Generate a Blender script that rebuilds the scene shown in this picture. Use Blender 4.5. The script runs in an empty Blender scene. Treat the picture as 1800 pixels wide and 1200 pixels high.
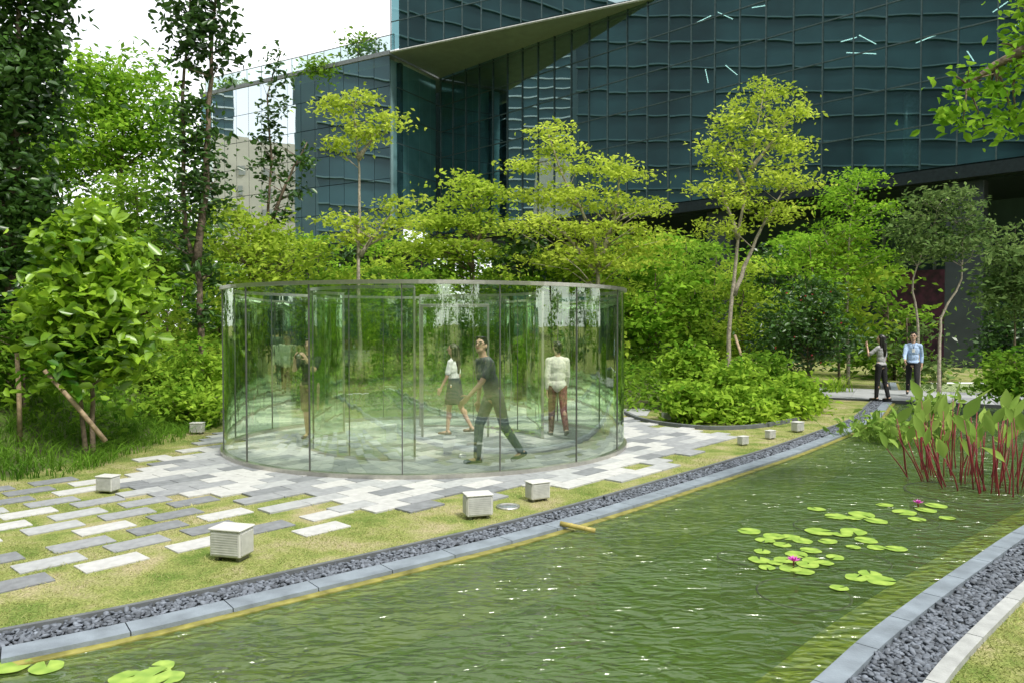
import bpy, math, random
import numpy as np
from mathutils import Vector, Matrix, Euler
from mathutils.geometry import tessellate_polygon
random.seed(7)
sc=bpy.context.scene; COL=sc.collection
R=math.radians; PI=math.pi
# ---------------- camera model
FP=1300.0; HC=2.0; PIT=math.atan(32/FP)
def ray(px,py):
    a=(px-900)/FP; b=(600-py)/FP
    return Vector((a, math.cos(PIT)+b*math.sin(PIT), -math.sin(PIT)+b*math.cos(PIT)))
def G(px,py,z=0.0):
    r=ray(px,py); t=(z-HC)/r.z
    return Vector((r.x*t,r.y*t,z))
def W(px,py,d):
    r=ray(px,py); t=d/r.y
    return Vector((r.x*t,d,HC+r.z*t))
cam=bpy.data.cameras.new('camera'); co=bpy.data.objects.new('camera',cam); COL.objects.link(co)
co.location=(0,0,HC); co.rotation_euler=(PI/2-PIT,0,0); cam.lens=26; cam.sensor_width=36; cam.clip_end=2000; cam.clip_start=.05
sc.camera=co
sc.view_settings.view_transform='Standard'; sc.view_settings.look='None'; sc.view_settings.exposure=0
# ---------------- world
w=bpy.data.worlds.new("World"); sc.world=w; w.use_nodes=True
nt=w.node_tree; nt.nodes.clear()
out=nt.nodes.new('ShaderNodeOutputWorld'); bg=nt.nodes.new('ShaderNodeBackground')
sky=nt.nodes.new('ShaderNodeTexSky'); sky.sky_type='NISHITA'; sky.sun_disc=False
SUN_EL=R(58); SUN_AZ=R(145)
sky.sun_elevation=SUN_EL; sky.sun_rotation=SUN_AZ
tc=nt.nodes.new('ShaderNodeTexCoord'); ns=nt.nodes.new('ShaderNodeTexNoise'); ns.inputs['Scale'].default_value=2.2; ns.inputs['Detail'].default_value=3
rp=nt.nodes.new('ShaderNodeValToRGB'); rp.color_ramp.elements[0].position=.3; rp.color_ramp.elements[0].color=(9.2,9.5,10.0,1); rp.color_ramp.elements[1].position=.62; rp.color_ramp.elements[1].color=(12.6,12.7,12.8,1)
mx=nt.nodes.new('ShaderNodeMix'); mx.data_type='RGBA'; mx.inputs[0].default_value=.86
nt.links.new(tc.outputs['Generated'],ns.inputs['Vector']); nt.links.new(ns.outputs['Fac'],rp.inputs['Fac'])
nt.links.new(sky.outputs['Color'],mx.inputs[6]); nt.links.new(rp.outputs['Color'],mx.inputs[7])
nt.links.new(mx.outputs[2],bg.inputs['Color']); bg.inputs['Strength'].default_value=.15
nt.links.new(bg.outputs[0],out.inputs[0])
sl=bpy.data.lights.new('sun','SUN'); sl.energy=4.0; sl.angle=R(9); sl.color=(1,.96,.88)
so=bpy.data.objects.new('sun',sl); COL.objects.link(so)
sd=Vector((math.sin(SUN_AZ)*math.cos(SUN_EL),math.cos(SUN_AZ)*math.cos(SUN_EL),math.sin(SUN_EL)))
so.rotation_euler=(-sd).to_track_quat('-Z','Y').to_euler(); so.location=(20,-30,50)
# ---------------- materials
def newmat(n):
    m=bpy.data.materials.new(n); m.use_nodes=True; t=m.node_tree
    return m,t,t.nodes,t.links
def pm(name,c,rough=.6,metal=0.0,var=.25,scale=8,bump=0.0,bscale=60,island=False,spec=.5,c2=None):
    m,t,N,L=newmat(name); b=N['Principled BSDF']
    b.inputs['Roughness'].default_value=rough; b.inputs['Metallic'].default_value=metal; b.inputs['Specular IOR Level'].default_value=spec
    g=N.new('ShaderNodeTexCoord'); n=N.new('ShaderNodeTexNoise'); n.inputs['Scale'].default_value=scale; n.inputs['Detail'].default_value=4
    L.new(g.outputs['Object'],n.inputs['Vector'])
    r=N.new('ShaderNodeValToRGB'); r.color_ramp.elements[0].position=.3; r.color_ramp.elements[1].position=.7
    r.color_ramp.elements[0].color=(*[x*(1-var) for x in c],1)
    r.color_ramp.elements[1].color=(*([min(1,x*(1+var)) for x in c] if c2 is None else c2),1)
    L.new(n.outputs['Fac'],r.inputs['Fac']); last=r.outputs['Color']
    if island:
        ge=N.new('ShaderNodeNewGeometry'); mr=N.new('ShaderNodeMapRange'); mr.inputs[3].default_value=.55; mr.inputs[4].default_value=1.5
        mm=N.new('ShaderNodeMix'); mm.data_type='RGBA'; mm.blend_type='MULTIPLY'; mm.inputs[0].default_value=1
        L.new(ge.outputs['Random Per Island'],mr.inputs[0]); L.new(last,mm.inputs[6]); L.new(mr.outputs[0],mm.inputs[7]); last=mm.outputs[2]
    L.new(last,b.inputs['Base Color'])
    if bump>0:
        n2=N.new('ShaderNodeTexNoise'); n2.inputs['Scale'].default_value=bscale; n2.inputs['Detail'].default_value=3
        L.new(g.outputs['Object'],n2.inputs['Vector'])
        bp=N.new('ShaderNodeBump'); bp.inputs['Strength'].default_value=bump; bp.inputs['Distance'].default_value=.02
        L.new(n2.outputs['Fac'],bp.inputs['Height']); L.new(bp.outputs[0],b.inputs['Normal'])
    return m
def leafmat(name,c1,c2,trans=.4,gl=.0):
    m,t,N,L=newmat(name); N.remove(N['Principled BSDF']); o=N['Material Output']
    ge=N.new('ShaderNodeNewGeometry'); r=N.new('ShaderNodeValToRGB')
    r.color_ramp.elements[0].color=(*c1,1); r.color_ramp.elements[1].color=(*c2,1)
    e=r.color_ramp.elements.new(.5); e.color=(*[(a*.52+b*.48) for a,b in zip(c1,c2)],1)
    tcn=N.new('ShaderNodeTexCoord'); n=N.new('ShaderNodeTexNoise'); n.inputs['Scale'].default_value=.9; n.inputs['Detail'].default_value=1
    L.new(tcn.outputs['Object'],n.inputs['Vector'])
    ad=N.new('ShaderNodeMath'); ad.operation='MULTIPLY_ADD'; ad.inputs[1].default_value=.55
    mu=N.new('ShaderNodeMapRange'); mu.inputs[1].default_value=.3; mu.inputs[2].default_value=.7; mu.inputs[3].default_value=-.08; mu.inputs[4].default_value=.52
    L.new(n.outputs['Fac'],mu.inputs[0]); L.new(ge.outputs['Random Per Island'],ad.inputs[0]); L.new(mu.outputs[0],ad.inputs[2]); L.new(ad.outputs[0],r.inputs['Fac'])
    d=N.new('ShaderNodeBsdfDiffuse'); tr=N.new('ShaderNodeBsdfTranslucent')
    hs=N.new('ShaderNodeHueSaturation'); hs.inputs['Hue'].default_value=.49; hs.inputs['Value'].default_value=1.3
    L.new(r.outputs['Color'],d.inputs['Color']); L.new(r.outputs['Color'],hs.inputs['Color']); L.new(hs.outputs[0],tr.inputs['Color'])
    m1=N.new('ShaderNodeMixShader'); m1.inputs[0].default_value=trans; L.new(d.outputs[0],m1.inputs[1]); L.new(tr.outputs[0],m1.inputs[2])
    if gl>0:
        gs=N.new('ShaderNodeBsdfGlossy'); gs.inputs['Roughness'].default_value=.35
        m2=N.new('ShaderNodeMixShader'); m2.inputs[0].default_value=gl; L.new(m1.outputs[0],m2.inputs[1]); L.new(gs.outputs[0],m2.inputs[2]); m1=m2
    L.new(m1.outputs[0],o.inputs[0]); return m
LIME=leafmat('lime_leaf',(.23,.34,.03),(.62,.74,.11),.45)
YELG=leafmat('yellow_green_leaf',(.15,.27,.018),(.50,.65,.085),.45)
MIDG=leafmat('mid_green_leaf',(.05,.15,.014),(.28,.46,.05),.4)
BRTG=leafmat('bright_green_leaf',(.08,.23,.015),(.35,.58,.055),.4)
DRKG=leafmat('dark_green_leaf',(.016,.055,.01),(.085,.19,.032),.28,.05)
GREY=leafmat('grey_green_leaf',(.05,.11,.03),(.22,.32,.10),.3)
SHRB=leafmat('shrub_leaf',(.10,.24,.02),(.43,.62,.07),.4)
BIGL=leafmat('glossy_leaf',(.05,.17,.01),(.42,.64,.05),.36,.05)
PALE=leafmat('pale_water_leaf',(.13,.27,.04),(.43,.57,.14),.38)
GRSM=leafmat('lawn_blade',(.17,.23,.05),(.56,.53,.25),.3)
LIRI=leafmat('border_grass',(.04,.12,.012),(.18,.34,.04),.3)
PADM=leafmat('lily_pad',(.11,.24,.03),(.42,.56,.11),.08,.06)
BARK=pm('bark',(.18,.135,.095),.9,0,.5,14,.6,40)
BARKL=pm('pale_bark',(.38,.33,.26),.9,0,.4,16,.5,40)
STEEL=pm('stainless_steel',(.56,.54,.49),.32,.9,.08,20)
DSTEEL=pm('dark_steel',(.19,.19,.18),.4,.7,.1,20)
# ---------------- geometry helpers
def wl(o):
    v=Vector((0,0,0))
    while o is not None: v=v+o.location; o=o.parent
    return v
def link(name,me,parent=None):
    o=bpy.data.objects.new(name,me); COL.objects.link(o)
    if parent is not None: o.parent=parent
    return o
def tag(o,label=None,cat=None,group=None,kind=None):
    if label: o['label']=label
    if cat: o['category']=cat
    if group: o['group']=group
    if kind: o['kind']=kind
    return o
def thing(name,label,cat,loc=(0,0,0),group=None,rz=0):
    o=link(name,None); o.location=loc; o.rotation_euler=(0,0,rz); o.empty_display_size=.2
    return tag(o,label,cat,group)
def npmesh(name,V,F,mats,smooth=False,parent=None,world=True):
    V=np.asarray(V,dtype=np.float32).reshape(-1,3); F=np.asarray(F,dtype=np.int32)
    if parent is not None and world: V=V-np.array(wl(parent),dtype=np.float32)
    me=bpy.data.meshes.new(name); me.vertices.add(len(V)); me.vertices.foreach_set('co',V.ravel())
    k=F.shape[1]; me.loops.add(F.size); me.loops.foreach_set('vertex_index',F.ravel())
    me.polygons.add(len(F)); me.polygons.foreach_set('loop_start',np.arange(0,F.size,k,dtype=np.int32))
    for m in (mats if isinstance(mats,(list,tuple)) else [mats]): me.materials.append(m)
    me.update(calc_edges=True); me.validate()
    if smooth: me.polygons.foreach_set('use_smooth',np.ones(len(F),dtype=bool))
    return link(name,me,parent)
class MB:
    def __init__(s): s.V=[]; s.F=[]; s.M=[]
    def add(s,vs,fs,mi=0):
        o=len(s.V); s.V+= [Vector(v) for v in vs]
        for f in fs: s.F.append([i+o for i in f]); s.M.append(mi)
        return s
    def box(s,c,size,rot=None,mi=0,bev=0.0):
        c=Vector(c); hx,hy,hz=[x/2 for x in size]
        if bev<=0:
            vs=[Vector((x,y,z)) for z in (-hz,hz) for x,y in ((-hx,-hy),(hx,-hy),(hx,hy),(-hx,hy))]
            fs=[(3,2,1,0),(4,5,6,7),(0,1,5,4),(1,2,6,5),(2,3,7,6),(3,0,4,7)]
        else:
            b=bev; vs=[]
            prof=[(-hz,b),(-hz+b,0),(hz-b,0),(hz,b)]
            for z,i in prof:
                x=hx-i; y=hy-i
                vs+=[Vector(p+(z,)) for p in ((-x+b,-y),(x-b,-y),(x,-y+b),(x,y-b),(x-b,y),(-x+b,y),(-x,y-b),(-x,-y+b))]
            fs=[tuple(range(7,-1,-1)),tuple(range(24,32))]
            for k in range(3):
                for j in range(8): fs.append((k*8+j,k*8+(j+1)%8,k*8+8+(j+1)%8,k*8+8+j))
        if rot is not None: vs=[rot@v for v in vs]
        return s.add([v+c for v in vs],fs,mi)
    def tube(s,pts,rad,n=8,mi=0):
        pts=[Vector(p) for p in pts]; m=len(pts)
        if not hasattr(rad,'__len__'): rad=[rad]*m
        vs=[]; up=Vector((0,0,1)); pa=None
        for i,p in enumerate(pts):
            d=(pts[min(i+1,m-1)]-pts[max(i-1,0)]).normalized()
            if pa is None:
                a=d.cross(up); a=d.cross(Vector((1,0,0))) if a.length<1e-3 else a
            else: a=pa-d*pa.dot(d)
            a=a.normalized(); pa=a; b=d.cross(a)
            for j in range(n):
                t=2*PI*j/n; vs.append(p+(a*math.cos(t)+b*math.sin(t))*rad[i])
        fs=[(i*n+j,i*n+(j+1)%n,(i+1)*n+(j+1)%n,(i+1)*n+j) for i in range(m-1) for j in range(n)]
        fs+=[tuple(range(n-1,-1,-1)),tuple((m-1)*n+j for j in range(n))]
        return s.add(vs,fs,mi)
    def lathe(s,prof,n=24,c=(0,0,0),sx=1,sy=1,mi=0,rot=None):
        c=Vector(c); vs=[]
        for r,z in prof:
            for j in range(n):
                t=2*PI*j/n; v=Vector((r*sx*math.cos(t),r*sy*math.sin(t),z))
                if rot is not None: v=rot@v
                vs.append(c+v)
        m=len(prof)
        fs=[(i*n+j,i*n+(j+1)%n,(i+1)*n+(j+1)%n,(i+1)*n+j) for i in range(m-1) for j in range(n)]
        fs+=[tuple(range(n-1,-1,-1)),tuple((m-1)*n+j for j in range(n))]
        return s.add(vs,fs,mi)
    def ell(s,c,r,rot=None,n=14,k=8):
        prof=[(max(math.sin(PI*i/k),.02),-math.cos(PI*i/k)) for i in range(k+1)]
        c=Vector(c); vs=[]
        for q,z in prof:
            for j in range(n):
                t=2*PI*j/n; v=Vector((q*math.cos(t)*r[0],q*math.sin(t)*r[1],z*r[2]))
                if rot is not None: v=rot@v
                vs.append(c+v)
        fs=[(i*n+j,i*n+(j+1)%n,(i+1)*n+(j+1)%n,(i+1)*n+j) for i in range(k) for j in range(n)]
        fs+=[tuple(range(n-1,-1,-1)),tuple(k*n+j for j in range(n))]
        return s.add(vs,fs)
    def cap(s,p,q,r1,r2,n=12):
        p=Vector(p); q=Vector(q); d=(q-p); L=d.length; d=d/L if L>1e-6 else Vector((0,0,1))
        rings=[(-r1*math.cos(a),r1*math.sin(a)) for a in (.15,.6,1.1)]+[(0,r1),(L,r2)]+[(L+r2*math.cos(a),r2*math.sin(a)) for a in (1.1,.6,.15)]
        s.tube([p+d*t for t,_ in rings],[r for _,r in rings],n); return s
    def build(s,name,mats,parent=None,smooth=False,world=True):
        off=wl(parent) if (parent is not None and world) else Vector((0,0,0))
        me=bpy.data.meshes.new(name); me.from_pydata([v-off for v in s.V],[],s.F)
        mats=mats if isinstance(mats,(list,tuple)) else [mats]
        for m in mats: me.materials.append(m)
        if len(mats)>1: me.polygons.foreach_set('material_index',s.M)
        if smooth: me.polygons.foreach_set('use_smooth',[True]*len(s.F))
        me.update(); return link(name,me,parent)
def remesh(mb,name,mat,voxel,sm=3,parent=None):
    o=mb.build('temporary',mat)
    m=o.modifiers.new('r','REMESH'); m.mode='VOXEL'; m.voxel_size=voxel
    k=o.modifiers.new('s','SMOOTH'); k.factor=.5; k.iterations=sm
    bpy.context.view_layer.update(); dg=bpy.context.evaluated_depsgraph_get()
    me=bpy.data.meshes.new_from_object(o.evaluated_get(dg)); old=o.data
    bpy.data.objects.remove(o); bpy.data.meshes.remove(old); me.name=name
    me.materials.clear(); me.materials.append(mat)
    me.polygons.foreach_set('use_smooth',[True]*len(me.polygons))
    return link(name,me,parent)
def copy_tree(o,parent=None):
    c=o.copy(); COL.objects.link(c); c.parent=parent
    for ch in list(o.children): copy_tree(ch,c)
    return c
# ================= PEOPLE (first, while the scene is small)
SKIN=pm('skin',(.60,.38,.27),.5,0,.06,20); HAIR=pm('black_hair',(.012,.010,.009),.4,0,.3,60); EYE=pm('dark_eye',(.02,.015,.012),.2)
LIP=pm('lip',(.36,.14,.11),.5)
def cloth(n,c,var=.14): return pm(n,c,.85,0,var,12,.8,22)
def person(label,pos,heading,S=1.0,lean=4,legL=(15,8,0),legR=(-15,20,0),armL=(-15,8,20),armR=(15,8,20),head=(0,0),
           shirt=None,sleeve=.7,pants=None,skirt=None,shoe=None,hair='short',female=False,pantlen=1.0,glasses=False,loose=.0):
    lr=R(lean); sp=Vector((0,math.sin(lr),math.cos(lr))); wS=.9 if female else 1.0
    pel=Vector((0,0,0)); neck=pel+sp*.52
    def dv(a): return Vector((0,math.sin(R(a)),-math.cos(R(a))))
    legs=[]
    for sx,(a,k,f) in ((-1,legL),(1,legR)):
        hip=Vector((sx*.088,0,-.02)); kn=hip+dv(a)*.42; an=kn+dv(a-k)*.42
        fr=R(f); ca,sa=math.cos(fr),math.sin(fr)
        rf=lambda y,z: Vector((sx*.012*abs(y)/.1,y*ca-z*sa,y*sa+z*ca))
        legs.append((hip,kn,an,an+rf(-.045,-.045),an+rf(.16,-.052)))
    lo=min(min(l[3].z,l[4].z) for l in legs)-.036
    up=Vector((0,0,-lo)); pel=pel+up; neck=neck+up; legs=[tuple(p+up for p in l) for l in legs]
    arms=[]
    for sx,arm in ((-1,armL),(1,armR)):
        s_,b_,e_=arm[:3]; inw=arm[3] if len(arm)>3 else 0
        sh=neck-sp*.08+Vector((sx*.158*wS,0,0))
        d=Vector((sx*math.sin(R(b_)),math.sin(R(s_))*math.cos(R(b_)),-math.cos(R(s_))*math.cos(R(b_))))
        el=sh+d*.28; q=s_+e_
        f=Vector((-sx*inw,math.sin(R(q)),-math.cos(R(q)))).normalized()
        arms.append((sx,sh,el,el+f*.245,f))
    hy,hp=R(head[0]),R(head[1])
    HR=Matrix.Rotation(hy,3,'Z')@Matrix.Rotation(-hp,3,'X')
    hc=neck+sp*.07+HR@Vector((0,.012,.09))
    B=MB()
    B.ell(pel+sp*.33,(.142*wS,.095,.20)); B.ell(pel+sp*.14,(.118*wS,.086,.17)); B.ell(pel+sp*.0,(.146 if not female else .155,.102,.125))
    B.cap(neck-sp*.06,hc-Vector((0,0,.03)),.055*wS,.050*wS); B.cap(arms[0][1],arms[1][1],.046*wS,.046*wS)
    for sx,sh,el,wr,f in arms: B.cap(neck-sp*.025,sh,.045*wS,.042*wS)
    B.ell(hc,(.073,.092,.098),HR); B.ell(hc+HR@Vector((0,.026,-.06)),(.052,.060,.055),HR)
    B.cap(hc+HR@Vector((0,.092,.008)),hc+HR@Vector((0,.108,-.022)),.008,.014,8)
    for sx in (-1,1): B.ell(hc+HR@Vector((sx*.076,-.002,-.012)),(.010,.020,.030),HR)
    hands=[]
    for sx,sh,el,wr,f in arms:
        B.cap(sh,el,.046*wS,.037*wS); B.cap(el,wr,.036*wS,.024*wS)
        s_=f.cross(Vector((sx,0,.02))).normalized(); n_=s_.cross(f).normalized()
        if n_.x*sx>0: n_=-n_
        Mx=Matrix((s_,n_,f)).transposed(); pc=wr+f*.05
        B.ell(pc,(.040,.017,.052),Mx)
        for i,(o_,l_) in enumerate(((-.030,.066),(-.010,.078),(.010,.073),(.029,.058))):
            a=pc+f*.035+s_*o_; b=a+(f+n_*.25).normalized()*l_*.55; c=b+(f*.75+n_*.7).normalized()*l_*.5
            B.cap(a,b,.0092,.0085,7); B.cap(b,c,.0085,.0072,7)
        sgn=-1 if s_.y<0 else 1
        a=pc-f*.02+s_*.034*sgn; b=a+(f*.6+s_*.7*sgn+n_*.4).normalized()*.036; c=b+(f*.9+s_*.2*sgn+n_*.4).normalized()*.03
        B.cap(a,b,.012,.010,7); B.cap(b,c,.010,.008,7); hands.append(pc+n_*.02)
    for hip,kn,an,he,to in legs:
        B.cap(hip,kn,.076,.050); B.cap(kn,an,.049,.033); B.ell(kn.lerp(an,.3)+Vector((0,-.014,0)),(.044,.048,.09)); B.cap(an,he,.034,.034); B.cap(an.lerp(he,.5),to,.034,.026)
    body=remesh(B,'person',SKIN,.0075,2)
    tag(body,label,'person'); body.location=pos; body.rotation_euler=(0,0,R(heading)); body.scale=(S,S,S)
    if shirt:
        s=MB(); q=.012+loose
        s.ell(pel+sp*.33,(.142*wS+q,.095+q,.20)); s.ell(pel+sp*.15,(.124*wS+q,.090+q,.17)); s.ell(pel+sp*.01,(.148+q,.103+q,.095+loose*5))
        s.cap(arms[0][1],arms[1][1],.046*wS+q*.5,.046*wS+q*.5)
        s.cap(neck-sp*.06,neck-sp*.02,.060,.055)
        for sx,sh,el,wr,f in arms:
            s.cap(neck-sp*.03,sh,.046*wS+q*.5,.043*wS+q*.6)
            if sleeve<=1: s.cap(sh,sh.lerp(el,sleeve*.92),.046*wS+q,.045*wS+q)
            else: s.cap(sh,el,.046*wS+q,.040*wS+q*.8); s.cap(el,el.lerp(wr,(sleeve-1)*.9),.040*wS+q*.7,.030+q*.6)
        remesh(s,'shirt',shirt,.010,2,body)
    if pants:
        s=MB(); q=.011
        s.ell(pel,(.146+q,.103+q,.10))
        for hip,kn,an,he,to in legs:
            if pantlen<.2: s.cap(hip,kn.lerp(hip,.08),.082+q,.070+q)
            else:
                s.cap(hip,kn,.078+q,.055+q); e=kn.lerp(an,pantlen*.95); s.cap(kn,e,.054+q,.040+q)
        remesh(s,'trousers' if pantlen>.2 else 'shorts',pants,.010,2,body)
    if skirt:
        s=MB(); s.lathe([(.118,.14),(.150,.04),(.172,-.08),(.19,-.2),(.215,-.34),(.21,-.345),(.1,-.33)],28,pel,1,.85)
        s.build('skirt',skirt,body,True,False)
    if shoe:
        for hip,kn,an,he,to in legs:
            s=MB(); s.cap(he+Vector((0,0,.0)),to,.038,.032); s.cap(an-Vector((0,0,.02)),he.lerp(to,.2),.042,.04); remesh(s,'shoe',shoe,.010,2,body)
    h=MB(); h.ell(hc+HR@Vector((0,-.017,.022)),(.081,.092,.094),HR)
    if hair=='short':
        h.ell(hc+HR@Vector((0,-.045,-.025)),(.070,.060,.075),HR)
        for k in range(22):
            a=random.uniform(0,2*PI); h.cap(hc+HR@Vector((.05*math.cos(a),-.01+.05*math.sin(a),.095)),hc+HR@Vector((.066*math.cos(a),.012+.07*math.sin(a),.088)),.016,.012,6)
    else:
        h.cap(hc+HR@Vector((0,-.06,.02)),neck+Vector((0,-.09,-.12)),.07,.062); h.cap(neck+Vector((0,-.09,-.12)),neck+Vector((0,-.10,-.27)),.066,.035)
        for sx in (-1,1): h.cap(hc+HR@Vector((sx*.066,-.01,.03)),neck+Vector((sx*.075,-.04,-.08)),.026,.026)
    remesh(h,'hair',HAIR,.009,2,body)
    for sx in (-1,1):
        e=MB(); e.ell(hc+HR@Vector((sx*.031,.083,.008)),(.013,.007,.007),HR,8,6); e.build('eye',EYE,body,True,False)
        e=MB(); e.tube([hc+HR@Vector((sx*.015,.091,.026)),hc+HR@Vector((sx*.032,.087,.031)),hc+HR@Vector((sx*.048,.074,.025))],.004,6); e.build('eyebrow',HAIR,body,True,False)
    e=MB(); e.ell(hc+HR@Vector((0,.088,-.055)),(.022,.006,.006),HR,8,6); e.build('mouth',LIP,body,True,False)
    if glasses:
        g=MB()
        for sx in (-1,1):
            g.tube([hc+HR@Vector((sx*.033+.025*math.cos(t),.100,.006+.019*math.sin(t))) for t in [2*PI*i/12 for i in range(13)]],.0028,5)
            g.tube([hc+HR@Vector((sx*.058,.098,.01)),hc+HR@Vector((sx*.079,.0,.008))],.0028,5)
        g.tube([hc+HR@Vector((-.009,.101,.01)),hc+HR@Vector((.009,.101,.01))],.0028,5); g.build('glasses',EYE,body,False,False)
    rot=Matrix.Rotation(R(heading),3,'Z')
    return body,[Vector(pos)+rot@(p*S) for p in hands],[Vector(pos)+rot@(hc*S),Vector(pos)+rot@((neck-sp*.2+Vector((0,.13,0)))*S)]
person('person in grey T-shirt and blue grey trousers walking inside the glass pavilion',G(868,814),122,1.09,19,(-16,20,-16),(24,20,4),(34,10,14),(-14,14,20),(34,-10),
  cloth('grey_cotton',(.15,.16,.165)),.75,cloth('blue_grey_trousers',(.14,.17,.175)),None,pm('navy_shoe',(.03,.08,.10),.6),'short',glasses=True)
person('person with long dark hair in white blouse and navy skirt inside the pavilion',G(799,764),70,.95,3,(10,6,0),(-14,16,-6),(10,8,20),(-8,8,25),(10,-6),
  cloth('white_blouse',(.78,.78,.76)),.8,None,cloth('navy_skirt',(.025,.035,.055)),pm('tan_sandal',(.2,.13,.08),.7),'long',True)
person('person seen from behind in loose cream shirt and dark red patterned trousers',G(980,768),6,.98,3,(14,4,0),(-16,24,-16),(-6,6,12),(8,6,14),(14,-6),
  cloth('cream_shirt',(.74,.72,.64)),1.9,pm('red_patterned_cloth',(.10,.018,.022),.85,0,.5,26,.2,80,c2=(.34,.13,.12)),None,pm('grey_shoe',(.12,.11,.11),.6),'short',False,loose=.008)
_,hd4,_h=person('person in black shirt and khaki shorts raising a camera inside the pavilion',G(545,772),172,1.0,0,(4,4,0),(-5,4,0),(52,4,92,.32),(52,4,92,.32),(0,-3),
  cloth('black_shirt',(.018,.02,.022)),.8,cloth('khaki_shorts',(.34,.28,.15)),None,pm('brown_shoe',(.10,.06,.04),.6),'short',pantlen=.05)
cm=MB(); cc=(hd4[0]+hd4[1])/2+Vector((0,-.03,.02))
ct=thing('camera','black hand held camera raised by the person in khaki shorts','camera',cc)
cm.box(cc,(.13,.05,.085),bev=.008); cm.box(cc+Vector((0,0,.05)),(.05,.045,.03),bev=.006); cm.build('camera_body',EYE,ct)
cm=MB(); cm.tube([cc+Vector((0,-.02,0)),cc+Vector((0,-.09,0))],[.036,.034],16); cm.build('lens',DSTEEL,ct,True)
person('person with long dark hair in grey top and black trousers, back turned, on the footbridge',G(1548,706)+Vector((0,0,.03)),28,.97,0,(6,3,0),(-7,8,-4),(40,30,118,.2),(2,6,10),(25,0),
  cloth('grey_top',(.40,.40,.41)),.85,cloth('black_leggings',(.012,.012,.014)),None,pm('black_shoe',(.015,.015,.015),.5),'long',True)
_,_hd,nk=person('person in light blue shirt and black trousers walking across the footbridge',G(1604,699)+Vector((0,0,.03)),155,1.03,3,(24,6,8),(-18,26,-18),(-20,9,30),(24,9,34),(-8,-4),
  cloth('light_blue_shirt',(.42,.56,.80)),1.75,cloth('black_trousers',(.014,.014,.016)),None,pm('black_leather_shoe',(.012,.012,.012),.35),'short',glasses=True)
bd=thing('name_badge','white badge on a dark lanyard hanging on the light blue shirt','badge',nk[1])
m=MB(); f=Matrix.Rotation(R(155),3,'Z'); m.box(nk[1],(.07,.006,.095),f,bev=.002); m.build('badge_card',pm('badge_white',(.75,.75,.74),.4),bd)
m=MB(); m.tube([nk[1]+Vector((0,0,.05)),nk[1]+f@Vector((-.05,-.04,.24))],.005,5); m.tube([nk[1]+Vector((0,0,.05)),nk[1]+f@Vector((.05,-.04,.24))],.005,5); m.build('lanyard',EYE,bd)

# ================= SETTING
rng=np.random.default_rng(3)
def cr(pts,step=.15):
    P=[Vector(p) for p in pts]; P=[P[0]*2-P[1]]+P+[P[-1]*2-P[-2]]; o=[]
    for i in range(1,len(P)-2):
        n=max(2,int((P[i+1]-P[i]).length/step))
        for k in range(n):
            t=k/n; a,b,c,d=P[i-1:i+3]
            o.append(.5*((2*b)+(c-a)*t+(2*a-5*b+4*c-d)*t*t+(3*b-a-3*c+d)*t**3))
    o.append(P[-2]); return o
def offs(P,dist):
    o=[]
    for i,p in enumerate(P):
        d=(P[min(i+2,len(P)-1)]-P[max(i-2,0)]); d.z=0; d.normalize()
        o.append(p+Vector((-d.y,d.x,0))*dist)
    return o
leftpx=[(0,1160),(230,1112),(410,1070),(560,1034),(690,1003),(800,976),(900,951),(1000,923),(1100,893),(1200,861),(1300,829),(1400,796),(1480,765),(1540,739)]
E0=cr([(-10,.6,0),(-6,2.45,0)]+[G(*p) for p in leftpx]+[(9.2,18.0,0),(11,21,0),(13,25,0)])
F0=cr([(-4.6,-3.6,0),(-3,-1.5,0),(-1.4,.75,0),(.4,2.75,0)]+[G(*p) for p in ((1430,1200),(1520,1120),(1620,1045),(1700,990),(1800,925))]+[(7.3,9.1,0),(10.5,11.6,0),(14.5,15,0),(18,19.5,0),(19.5,25,0)])
E1,E2,E3=offs(E0,.20),offs(E0,.44),offs(E0,.48)
F1,F2,F3=offs(F0,-.14),offs(F0,-.46),offs(F0,-.55)
LAWN,t,N,L=newmat('lawn'); b=N['Principled BSDF']; b.inputs['Roughness'].default_value=.95; b.inputs['Specular IOR Level'].default_value=.1
g=N.new('ShaderNodeTexCoord'); n1=N.new('ShaderNodeTexNoise'); n1.inputs['Scale'].default_value=1.7; n1.inputs['Detail'].default_value=6; n1.inputs['Roughness'].default_value=.65
n2=N.new('ShaderNodeTexNoise'); n2.inputs['Scale'].default_value=55; n2.inputs['Detail'].default_value=3
L.new(g.outputs['Object'],n1.inputs['Vector']); L.new(g.outputs['Object'],n2.inputs['Vector'])
ra=N.new('ShaderNodeValToRGB'); ra.color_ramp.elements[0].position=.36; ra.color_ramp.elements[0].color=(.14,.21,.045,1); ra.color_ramp.elements[1].position=.64; ra.color_ramp.elements[1].color=(.42,.37,.22,1)
e=ra.color_ramp.elements.new(.49); e.color=(.28,.31,.10,1)
mm=N.new('ShaderNodeMix'); mm.data_type='RGBA'; mm.blend_type='MULTIPLY'; mm.inputs[0].default_value=.8
rb=N.new('ShaderNodeValToRGB'); rb.color_ramp.elements[0].position=.35; rb.color_ramp.elements[0].color=(.5,.5,.45,1); rb.color_ramp.elements[1].position=.65; rb.color_ramp.elements[1].color=(1.25,1.25,1.2,1)
L.new(n1.outputs['Fac'],ra.inputs['Fac']); L.new(n2.outputs['Fac'],rb.inputs['Fac']); L.new(ra.outputs[0],mm.inputs[6]); L.new(rb.outputs[0],mm.inputs[7]); L.new(mm.outputs[2],b.inputs['Base Color'])
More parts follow.
